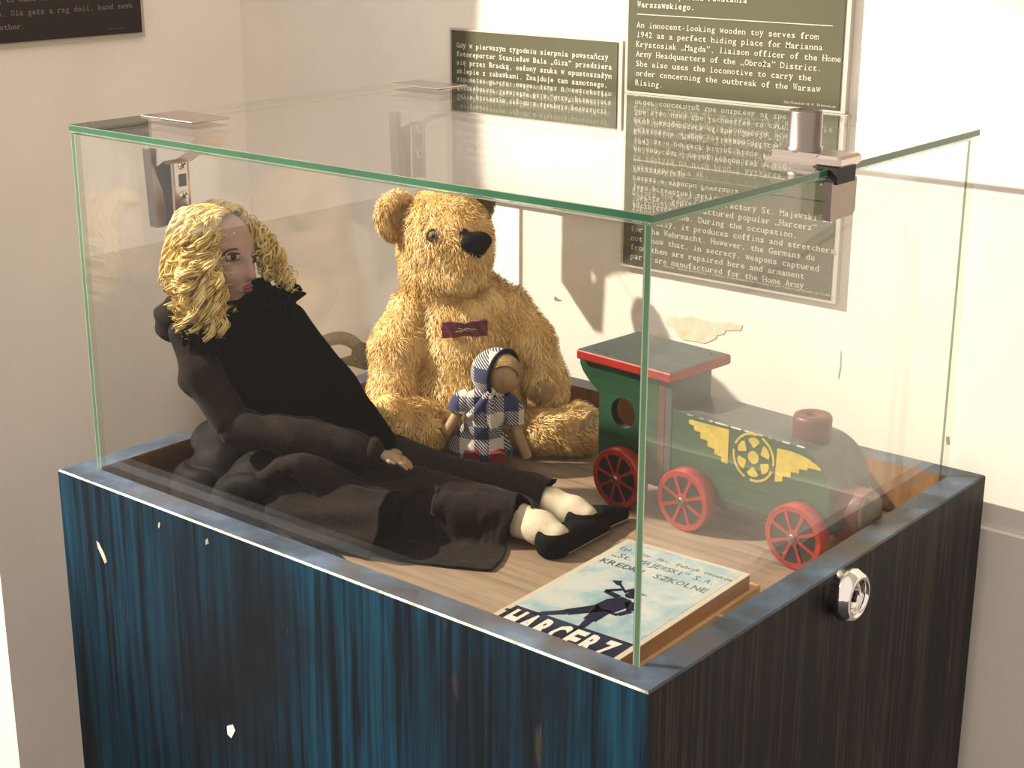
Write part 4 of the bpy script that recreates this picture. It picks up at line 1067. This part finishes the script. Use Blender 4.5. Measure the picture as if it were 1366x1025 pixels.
# ================================================================== RAG DOLL IN BLACK
DF = Frame((-.585, .150, 0)); KD = DF.k
def pd(n): return n/KD
doll = thing('rag_doll', DF.p(420, 640, .02), 'blond curly haired rag doll in a long black dress reclining on the tray', 'doll')
dp = DF.p
hd_c = dp(295, 342, 0)
DFW = E1*.90+E2*.42-E3*.15; DFW /= np.linalg.norm(DFW); DSD = np.cross(DFW, E3); DSD /= np.linalg.norm(DSD); DUP = np.cross(DSD, DFW)
AD_ = [DSD, DFW, DUP]
def hq(s_, f__, u_): return hd_c+DSD*s_+DFW*f__+DUP*u_
def f_(P):
    d = ell(P, hq(0, -.004, .008), (.0300, .0345, .0370), AD_)
    d = smin(d, ell(P, hq(0, .006, -.016), (.0235, .0255, .0270), AD_), .012)
    d = smin(d, ell(P, hq(0, .020, -.0365), (.0085, .0085, .0075), AD_), .010)          # chin
    for s_ in (-1, 1): d = smin(d, ell(P, hq(s_*.0135, .0200, -.0125), (.0085, .0080, .0085), AD_), .008)   # cheeks
    d = smin(d, cone(P, hq(0, .0295, .0060), hq(0, .0358, -.0105), .0032, .0048), .006)  # nose
    d = smin(d, ell(P, hq(0, .0290, -.0245), (.0085, .0050, .0042), AD_), .005)           # lips swell
    for s_ in (-1, 1): d = -smin(-d, ell(P, hq(s_*.0125, .0325, .0015), (.0075, .0060, .0050), AD_), .005)  # eye hollows
    d = smin(d, cone(P, hq(0, -.004, -.030), dp(318, 425, -.012), .0130, .0130), .008)    # neck
    return d
V, Q = soft(f_, [hd_c, dp(318, 425, 0)], .055, .0022)
DV, DN = V, vnormals(V, Q)
face = mesh_obj('head', V, Q, M['skin'], doll, None, True)
# painted eyes, brows, lips
def eye_at(c, n_, side):
    a_ = np.cross(E3, n_); a_ /= np.linalg.norm(a_); b_ = np.cross(n_, a_)
    m_ = MB(); m_.ball(c-n_*.0004, (.0064, .0015, .0034), 18, 10, axes=[a_, n_, b_]); eo = m_.build('eye', M['eye_white'], face)
    m_ = MB(); m_.ball(c+n_*.0006+a_*.0008, (.0032, .0012, .0031), 14, 8, axes=[a_, n_, b_]); m_.build('iris', M['eye_dark'], eo) if False else m_.build('iris', M['eye_dark'], face)
    m_ = MB(); m_.tube([c+a_*x+b_*(.0034-.30*x*x*100*.55)+n_*(.0010-10*x*x) for x in np.linspace(-.0082, .0078, 9)], [.0004, .0008, .001, .0011, .0011, .0011, .001, .0008, .0004], 6); m_.build('lash_line', M['brow'], face)
    m_ = MB(); m_.tube([c+a_*x+b_*(-.0034+.30*x*x*100*.4)+n_*(.0007-10*x*x) for x in np.linspace(-.0066, .0066, 7)], .0005, 5); m_.build('lower_lash', M['brow'], face)
c, n_ = surf(310, 343); eye_at(c, n_, 1)
far = hq(-.0125 if (hq(-.0125, 0, 0)-CAM)@CF > (hq(.0125, 0, 0)-CAM)@CF else .0125, .0285, .0015); eye_at(far, DFW, -1)
m_ = MB(); pts = [surf(u, v) for u, v in ((296, 341), (301, 336), (307, 333), (313, 332), (318, 333))]
m_.tube([p+n_*.0004 for p, n_ in pts], [.0004, .0008, .0010, .0009, .0005], 6); m_.build('eyebrow', M['brow'], face)
m_ = MB()
lc = hq(0, .0325, -.0240)
m_.ball(lc+DUP*.0018, (.0078, .0036, .0022), 18, 10, axes=AD_); m_.ball(lc-DUP*.0018, (.0068, .0036, .0026), 18, 10, axes=AD_); m_.build('lips', M['lips'], face)
# --- hair: parted crown plus ringlets
rs = np.random.RandomState(21)
m_ = MB(); at_ = []
def addtube(P_, R_, n_=6):
    k0 = len(m_.v); m_.tube(P_, R_, n_); at_.extend([rs.rand()]*(len(m_.v)-k0))
def ringlet(P0, turns, rad, thick):
    P0 = np.asarray(P0); n_ = int(turns*9)+8; t = np.linspace(0, len(P0)-1.001, n_); C_ = catmull(P0, t)
    T = np.gradient(C_, axis=0); T /= np.linalg.norm(T, axis=1)[:, None]
    a_ = np.cross(T, [.3, .5, .2]); a_ /= np.linalg.norm(a_, axis=1)[:, None]; b_ = np.cross(T, a_)
    ph = np.linspace(0, turns*2*math.pi, n_)+rs.rand()*6.28; r_ = rad*np.minimum(1, np.linspace(0.2, 2.4, n_))
    w = r_*(1+.25*np.sin(ph*.37+rs.rand()*6)); X = C_+a_*(np.cos(ph)*w)[:, None]+b_*(np.sin(ph)*w)[:, None]
    th = thick*(np.interp(np.linspace(0, 1, n_), [0, .1, .85, 1], [.6, 1, .9, .25]))
    addtube(X, th, 6)
# scalp cap
top_c = hq(0, -.006, .010)
for k in range(260):
    side = 1 if rs.rand() < .62 else -1
    f0 = rs.uniform(-.036, .008); s0 = 0.002*side
    st = hq(s0, f0, .049-abs(f0+.006)**2*14)
    vis = DSD if (DSD@E2) > 0 else -DSD
    sd = vis*side
    mid = hq(0, f0-.004, .018)+sd*(.0325+rs.uniform(0, .004)-max(0, f0)*.35)
    end = hq(0, f0-.008, -.014-rs.rand()*.022)+sd*(.0345+rs.uniform(0, .006)-max(0, f0)*.2)
    q1 = st*.55+mid*.45+sd*.006+DUP*.010
    ringlet([st, q1, mid, end], rs.uniform(2.5, 4.5), rs.uniform(.0010, .0034), rs.uniform(.0009, .0014))
# near side ringlets: each lock is a bundle of hairs wound together
def lock(P0, turns, rad, thick, nh):
    global rs
    P0 = np.asarray(P0); ph0 = rs.rand()*6.28; n_ = int(turns*9)+8
    for h in range(nh):
        t = np.linspace(0, len(P0)-1.001, n_); C_ = catmull(P0+rs.normal(size=3)*.0010, t)
        T = np.gradient(C_, axis=0); T /= np.linalg.norm(T, axis=1)[:, None]
        a_ = np.cross(T, [.3, .5, .2]); a_ /= np.linalg.norm(a_, axis=1)[:, None]; b_ = np.cross(T, a_)
        ph = np.linspace(0, turns*2*math.pi, n_)+ph0+rs.normal()*.45
        w = rad*(.75+.5*rs.rand())*np.minimum(1, np.linspace(.25, 2.6, n_))
        X = C_+a_*(np.cos(ph)*w)[:, None]+b_*(np.sin(ph)*w)[:, None]+rs.normal(size=(n_, 3))*.0002
        addtube(X, thick*np.interp(np.linspace(0, 1, n_), [0, .1, .85, 1], [.6, 1, .9, .25]), 5)
for k in range(40):
    u0 = rs.uniform(248, 292); v0 = rs.uniform(288, 345) if u0 < 276 else rs.uniform(288, 312)
    ue = rs.uniform(232, 306); ve = rs.uniform(378, 458); be = rs.uniform(.026, .060)
    um = (u0*.45+ue*.55)+rs.uniform(-10, 8)-3; vm = (v0+ve)/2
    um = min(um, 277 if vm < 372 else 298)
    b0_ = .031+rs.uniform(-.004, .010)
    lock([dp(u0, v0, b0_), dp((u0+um)/2, (v0+vm)/2, b0_+.009), dp(um, vm, .042+rs.uniform(-.010, .012)), dp((um+ue)/2, (vm+ve)/2, be), dp(ue, ve, be)], rs.uniform(3.5, 6.5), rs.uniform(.0042, .0070), rs.uniform(.0007, .0011), 11)
for k in range(80):     # back of the head on the left
    u0 = rs.uniform(244, 272); v0 = rs.uniform(288, 340)
    ringlet([dp(u0, v0, .010), dp(u0-4, v0+30, .014), dp(u0-6+rs.uniform(-6, 6), v0+65, .02), dp(rs.uniform(238, 262), rs.uniform(380, 410), .02)], rs.uniform(3, 6), rs.uniform(.003, .0052), rs.uniform(.0008, .0015))
# far side ringlets, blown out to the right
for k in range(80):
    u0 = rs.uniform(314, 338); v0 = rs.uniform(286, 310); b0_ = rs.uniform(-.034, -.022)
    ue = rs.uniform(352, 394); ve = 352+(ue-352)*.75+rs.uniform(-14, 14)
    ringlet([dp(u0, v0, b0_), dp(u0+14, v0+18, b0_), dp((u0+ue)/2+9, (v0+ve)/2-4, b0_), dp(ue-8, ve-10, b0_), dp(ue, ve, b0_+rs.uniform(-.006, .01))], rs.uniform(4, 7), rs.uniform(.0022, .0048), rs.uniform(.0008, .0014))
for k in range(150):     # stray hairs
    u0 = rs.uniform(236, 300); v0 = rs.uniform(300, 440)
    a0 = rs.uniform(0, 6.28); st = dp(u0, v0, .045)
    addtube([st+np.array([0, 0, 0]), st+E1*math.cos(a0)*.008+E3*math.sin(a0)*.008, st+E1*math.cos(a0+.7)*.013+E3*math.sin(a0+.7)*.013], .00032, 4)
mesh_obj('curly_hair', m_.v, m_.f, M['blond'], doll, None, True, attr=np.array(at_))
# --- dress
def cloth(name, f_, pts, r, h, mat): 
    V, Q = soft(f_, pts, r, h); return mesh_obj(name, V, Q, mat, doll, None, True)
def f_(P):
    d = cone(P, dp(318, 425, -.010), dp(322, 470, -.010), pd(34), pd(66))
    d = smin(d, cone(P, dp(322, 465, -.012), dp(400, 560, -.014), pd(70), pd(80)), .03)
    d = smin(d, cone(P, dp(400, 560, -.014), dp(445, 612, -.010), pd(80), pd(84)), .03)
    d = smin(d, cone(P, dp(318, 415, -.010), dp(322, 392, -.006), pd(26), pd(24)), .012)
    fold = .0016*np.sin((P@(E1*.83-E3*.55))*150+3*wob(P, 20))
    return ground(d+fold, P)
cloth('bodice', f_, [dp(318, 400, 0), dp(445, 612, 0), dp(322, 470, 0)], .085, .0045, M['dress'])
# high ruffled collar with lace points
m_ = MB(); NC = 64
cc = dp(322, 408, -.008)
Vc = []
for k, (r_, z_) in enumerate(((.024, -.012), (.026, .000), (.031, .008), (.040, .012))):
    for i in range(NC):
        th = 2*math.pi*i/NC; ruf = (1+.10*k/3*math.sin(th*9)+.05*k/3*math.sin(th*15+1))
        right = max(0, math.cos(th))
        Vc.append(cc+(E1*math.cos(th)*1.08+E2*math.sin(th)*.9)*r_*ruf*(1+.35*right*k/3)+E3*(z_+.003*k/3*math.sin(th*9+1)-.004*math.sin(th)*k/3))
m_.add(Vc, [(k*NC+i, k*NC+(i+1) % NC, (k+1)*NC+(i+1) % NC, (k+1)*NC+i) for k in range(3) for i in range(NC)], 0, True)
cl = m_.build('collar', M['dress'], doll)
sm = cl.modifiers.new('thick', 'SOLIDIFY'); sm.thickness = .0016
# lace epaulettes
def frill(pts, name, mat, hgt, amp):
    P_ = catmull(np.array(pts), np.linspace(0, len(pts)-1.001, 60)); m_ = MB(); V = []
    for j in range(6):
        for i in range(60): V.append(P_[i]-E3*hgt*j/5*(1+.15*math.sin(i*1.9))+E2*amp*math.sin(i*.8)*j/5+E1*amp*math.cos(i*.8+.4)*j/5)
    m_.add(V, [(j*60+i, j*60+i+1, (j+1)*60+i+1, (j+1)*60+i) for j in range(5) for i in range(59)], 0, True); o = m_.build(name, mat, doll)
    s_ = o.modifiers.new('thick', 'SOLIDIFY'); s_.thickness = .0014; return o
frill([dp(352, 385, .012), dp(372, 384, .006), dp(390, 393, -.002), dp(392, 402, -.012)], 'shoulder_frill', M['dress'], .020, .0025)
frill([dp(243, 436, .052), dp(262, 446, .060), dp(290, 452, .062), dp(318, 448, .056), dp(340, 430, .048)], 'shoulder_frill', M['dress'], .016, .003)
# puffed sheer shoulder behind the curls
def f_(P): return ell(P, dp(232, 427, .006), (pd(26), pd(22), pd(30)), [E1, E2, E3])+.0016*np.sin(P[:, 2]*300+(P@E1)*120)
cloth('sleeve_puff', f_, [dp(232, 427, .006)], .034, .003, M['gauze'])
# near arm
def fold_s(P, w): return .0016*np.sin((P@w)*330+4*wob(P, 30, 1))+.0014*wob(P, 150, 2)
AE = [dp(250, 445, .030), dp(268, 500, .046), dp(305, 560, .058)]
def f_(P): return path_sdf(P, AE, [pd(22), pd(26), pd(25)], .01)+fold_s(P, E1*.8+E3*.5)
cloth('upper_sleeve', f_, AE, .036, .0032, M['gauze'])
FA = [dp(318, 572, .060), dp(400, 582, .070), dp(470, 596, .076), dp(497, 602, .078)]
def f_(P): return path_sdf(P, FA, [pd(26), pd(24), pd(20), pd(17)], .01)+fold_s(P, E1*.5+E3*.6)
cloth('lower_sleeve', f_, FA, .038, .0032, M['gauze'])
m_ = MB(); ca_, cb_ = dp(492, 601, .078), dp(503, 603.5, .079); m_.cyl(ca_, cb_, pd(19), 20, bev=.001); m_.build('cuff', M['gauze'], doll)
# hand with mitten thumb and fingers
hb = dp(506, 605, .079); fd = dp(540, 616, .082)-hb; fd /= np.linalg.norm(fd); fs_ = np.cross(fd, E3); fs_ /= np.linalg.norm(fs_); fu = np.cross(fs_, fd)
def hand_sdf(hb, fd, fs_, fu, L):
    def f_(P):
        d = ell(P, hb+fd*L*.30, (L*.36, L*.24, L*.14), [fd, fs_, fu])
        for k, (o, ln) in enumerate(((-.17, .92), (-.06, 1.02), (.06, .98), (.17, .82))):
            d = smin(d, path_sdf(P, [hb+fd*L*.45+fs_*L*o, hb+fd*L*(.45+ln*.30)+fs_*L*o*1.15-fu*L*.03, hb+fd*L*(.45+ln*.52)+fs_*L*o*1.2-fu*L*.12], [L*.062, L*.056, L*.042], .001), .0012)
        d = smin(d, path_sdf(P, [hb+fd*L*.15+fs_*L*.18, hb+fd*L*.36+fs_*L*.36, hb+fd*L*.52+fs_*L*.36], [L*.065, L*.058, L*.045], .001), .002)
        return d
    return f_
hf = hand_sdf(hb, fd, fs_, fu, .034)
V, Q = soft(hf, [hb, hb+fd*.034], .018, .0012); mesh_obj('hand', V, Q, M['skin_hand'], doll, None, True)
# the other hand just shows beside the bear
hb2 = dp(508, 600, .018); fd2 = dp(545, 614, .030)-hb2; fd2 /= np.linalg.norm(fd2)
V, Q = soft(hand_sdf(hb2, fd2, np.cross(fd2, E3), E3, .034), [hb2, hb2+fd2*.034], .018, .0014); mesh_obj('hand', V, Q, M['skin_hand'], doll, None, True)
# far sleeve running down the side of the body
FS = [dp(385, 430, -.030), dp(440, 520, -.012), dp(500, 590, .012)]
def f_(P): return path_sdf(P, FS, [pd(28), pd(34), pd(26)], .012)+fold_s(P, E1*.6+E3*.5)
cloth('far_sleeve', f_, FS, .036, .0036, M['dress'])
# skirt: gathered heap, lap and long gauzy fall to the hem
def gp(u, v, z): return on(u, v, 2, z)
def drape(P, fac, caps, steps, wr, seed=1, grav=.0006, friction=.8):
    """position based cloth: starts lying on the capsules, slack by fac, buckles into wrinkles"""
    rs = np.random.RandomState(seed); n, m = P.shape[:2]; X = P.copy()
    I, J = np.meshgrid(np.arange(n), np.arange(m), indexing='ij'); pre = []
    for (di, dj, k) in ((1, 0, 1.0), (0, 1, 1.0), (1, 1, .6), (1, -1, .6), (2, 0, .30), (0, 2, .30), (4, 0, .12), (0, 4, .12)):
        for par in (0, 1):
            ok = (I+di < n) & (J+dj < m) & (J+dj >= 0) & (((I//max(di, 1)) if di else (J//max(dj, 1))) % 2 == par)
            a = (I[ok], J[ok]); b = (I[ok]+di, J[ok]+dj)
            L = np.linalg.norm(P[a]-P[b], axis=1)*fac; pre.append((a, b, L, k))
    F_ = X.reshape(-1, 3); X[..., 2] += (wr*(wob(F_, 70, seed)+.6*wob(F_, 130, seed+1)+.4)).reshape(n, m)
    Xp = X.copy()
    for it in range(steps):
        V = (X-Xp)*.95; Xp = X.copy(); V[..., 2] -= grav; X = X+V
        for _ in range(4):
            for a, b, L, k in pre:
                d = X[b]-X[a]; l = np.linalg.norm(d, axis=1)+1e-9
                c = d*((l-L)/l*k*.5)[:, None]; X[a] += c; X[b] -= c
        hit = np.zeros(n*m, bool); Y = X.reshape(-1, 3)
        zt = ztop(Y[:, :2], caps); k = Y[:, 2] < zt; Y[k, 2] = zt[k]; hit |= k
        k = Y[:, 2] < FZ+.0018; Y[k, 2] = FZ+.0018; hit[k] = True
        Y[:, 1] = np.maximum(Y[:, 1], GY0+GT+.004); Y[:, 0] = np.maximum(Y[:, 0], GX0+GT+.004)
        X = Y.reshape(n, m, 3); h2 = hit.reshape(n, m)
        Xp[h2] = Xp[h2]*(1-friction)+X[h2]*friction
    return X
def sheet(name, X, mat, thick=.0014):
    n, m = X.shape[:2]; V = X.reshape(-1, 3).copy(); V[:, 2] += np.maximum(0, .0016*wob(V, 230, 1)+.0012*wob(V, 420, 3)); Fq = [[i*m+j, (i+1)*m+j, (i+1)*m+j+1, i*m+j+1] for i in range(n-1) for j in range(m-1)]
    o = mesh_obj(name, V, Fq, mat, doll, None, True)
    sb = o.modifiers.new('smooth', 'SUBSURF'); sb.levels = 1; sb.render_levels = 1
    sd_ = o.modifiers.new('thick', 'SOLIDIFY'); sd_.thickness = thick; sd_.offset = -1
    return o
def ztop(XY, caps):
    z = np.full(len(XY), FZ+.002)
    for (p, q, ra, rb) in caps:
        for t in np.linspace(0, 1, 28):
            c = np.array(p)*(1-t)+np.array(q)*t; r = ra+(rb-ra)*t+.002; d2 = ((XY-c[:2])**2).sum(1)
            z = np.maximum(z, np.where(d2 < r*r, c[2]+np.sqrt(np.maximum(r*r-d2, 0)), FZ))
    return z
def patch(c00, c01, c10, c11, n, m, caps, bow=.0):
    """corners on the tray; the sheet is laid over the capsules"""
    s_ = np.linspace(0, 1, n)[:, None, None]; t_ = np.linspace(0, 1, m)[None, :, None]
    P = (np.array(c00)*(1-t_)+np.array(c01)*t_)*(1-s_)+(np.array(c10)*(1-t_)+np.array(c11)*t_)*s_
    P = P+.006*np.sin(s_*9+t_*4)*E1+.005*np.sin(t_*13+s_*3)*E2
    XY = P.reshape(-1, 3)[:, :2]; z = ztop(XY, caps).reshape(n, m)
    for _ in range(6):
        z[1:-1, 1:-1] = np.maximum(z[1:-1, 1:-1], (z[:-2, 1:-1]+z[2:, 1:-1]+z[1:-1, :-2]+z[1:-1, 2:])/4)
    P[..., 2] = z; return P
# the lap and legs the cloth lies on
caps = [((-.53, .18, -.008), (-.545, .125, -.016), .038, .032), ((-.53, .215, -.006), (-.43, .262, -.025), .038, .025), ((-.43, .262, -.025), (-.325, .300, -.030), .025, .0195),
        ((-.50, .165, -.012), (-.42, .208, -.023), .036, .028), ((-.42, .208, -.023), (-.32, .244, -.029), .028, .0205)]
# solid hips under the cloth so that nothing is hollow
def f_(P):
    d = None
    for (p, q, ra, rb) in caps:
        e = cone(P, p, q, ra-.005, rb-.004); d = e if d is None else smin(d, e, .006)
    return ground(d, P)
cloth('underskirt', f_, [q_ for c_ in caps for q_ in c_[:2]], .05, .005, M['dress'])
# long gauzy skirt, from the lap to the hem
X = drape(patch((-.585, .285, 0), (-.525, .100, 0), (-.352, .352, 0), (-.305, .165, 0), 84, 90, caps), 1.20, caps, 40, .012, seed=1)
sheet('skirt', X, M['gauze'])
# gathered satin heap by the front pane
heap = caps[:1]+[((-.628, .155, -.004), (-.602, .125, -.012), .030, .028), ((-.60, .125, -.025), (-.47, .125, -.030), .022, .018)]
X = drape(patch((-.655, .215, 0), (-.655, .048, 0), (-.515, .215, 0), (-.370, .060, 0), 96, 84, heap), 1.22, heap, 40, .013, seed=2)
sheet('skirt_gather', X, M['satin'])
# rolled fold of the skirt with a dark hollow
a0_, a1_ = np.array([-.515, .128, -.030]), np.array([-.400, .158, -.040]); ax_ = (a1_-a0_)/np.linalg.norm(a1_-a0_); sx_ = np.cross(ax_, E3); sx_ /= np.linalg.norm(sx_)
nA, nB = 30, 34; X = np.zeros((nA, nB, 3))
for i in range(nA):
    t = i/(nA-1)
    for j in range(nB):
        th = -.25+(math.pi+.5)*j/(nB-1); r_ = .034+.006*t+.0030*math.sin(th*4+t*5)+.0018*math.sin(th*9-t*7)
        X[i, j] = a0_+(a1_-a0_)*t+sx_*math.cos(th)*r_*(1.0+.15*t)+E3*max(math.sin(th)*r_*1.08, -.012)+ax_*.006*math.sin(th*3)*t
X[..., 2] = np.maximum(X[..., 2], FZ+.002)
sheet('skirt_fold', X, M['gauze'])
# legs in cream stockings, black felt shoes with a stitched sole
def leg(pts, rad, toe, nm):
    def f_(P): return ground(path_sdf(P, pts, rad, .008)+.0006*wob(P, 160), P)
    lo = cloth('stocking_leg', f_, pts, .03, .0026, M['stocking'])
    a_, b_ = np.array(pts[-1]), np.array(toe)
    d_ = (b_-a_)/np.linalg.norm(b_-a_); s_ = np.cross(d_, E3); s_ /= np.linalg.norm(s_); u_ = np.cross(s_, d_)
    L = np.linalg.norm(b_-a_)
    def f2(P):
        d = cone(P, a_-u_*.004, b_, .0165, .0085); d = smin(d, ell(P, a_-d_*.006-u_*.004, (.016, .0145, .0165), [d_, s_, u_]), .008)
        d = np.maximum(d, -ell(P, a_-d_*.004+u_*.016, (.020, .0155, .0150), [d_, s_, u_]))
        return ground(d, P)
    sh = cloth('shoe', f2, [a_, b_], .028, .0024, M['shoe'])
    m_ = MB()
    for k in range(22):
        t = k/21; p = a_+(b_-a_)*t-s_*(.0155-.007*t)*-1
        q = p+np.array([0, 0, 0]); q[2] = FZ+.004
        m_.tube([q+s_*.0000, q+s_*.0022+E3*.0022-d_*.0008], .0006, 4)
    m_.build('sole_stitching', M['stitch'], sh)
leg([gp(672, 690, -.032), gp(695, 695, -.030), gp(722, 705, -.030), gp(742, 716, -.033)], [.0130, .0150, .0150, .0130], gp(803, 702, -.042), 1)
leg([gp(712, 668, -.031), gp(735, 673, -.029), gp(765, 683, -.032), gp(782, 690, -.034)], [.0145, .0148, .014, .012], gp(828, 686, -.042), 2)
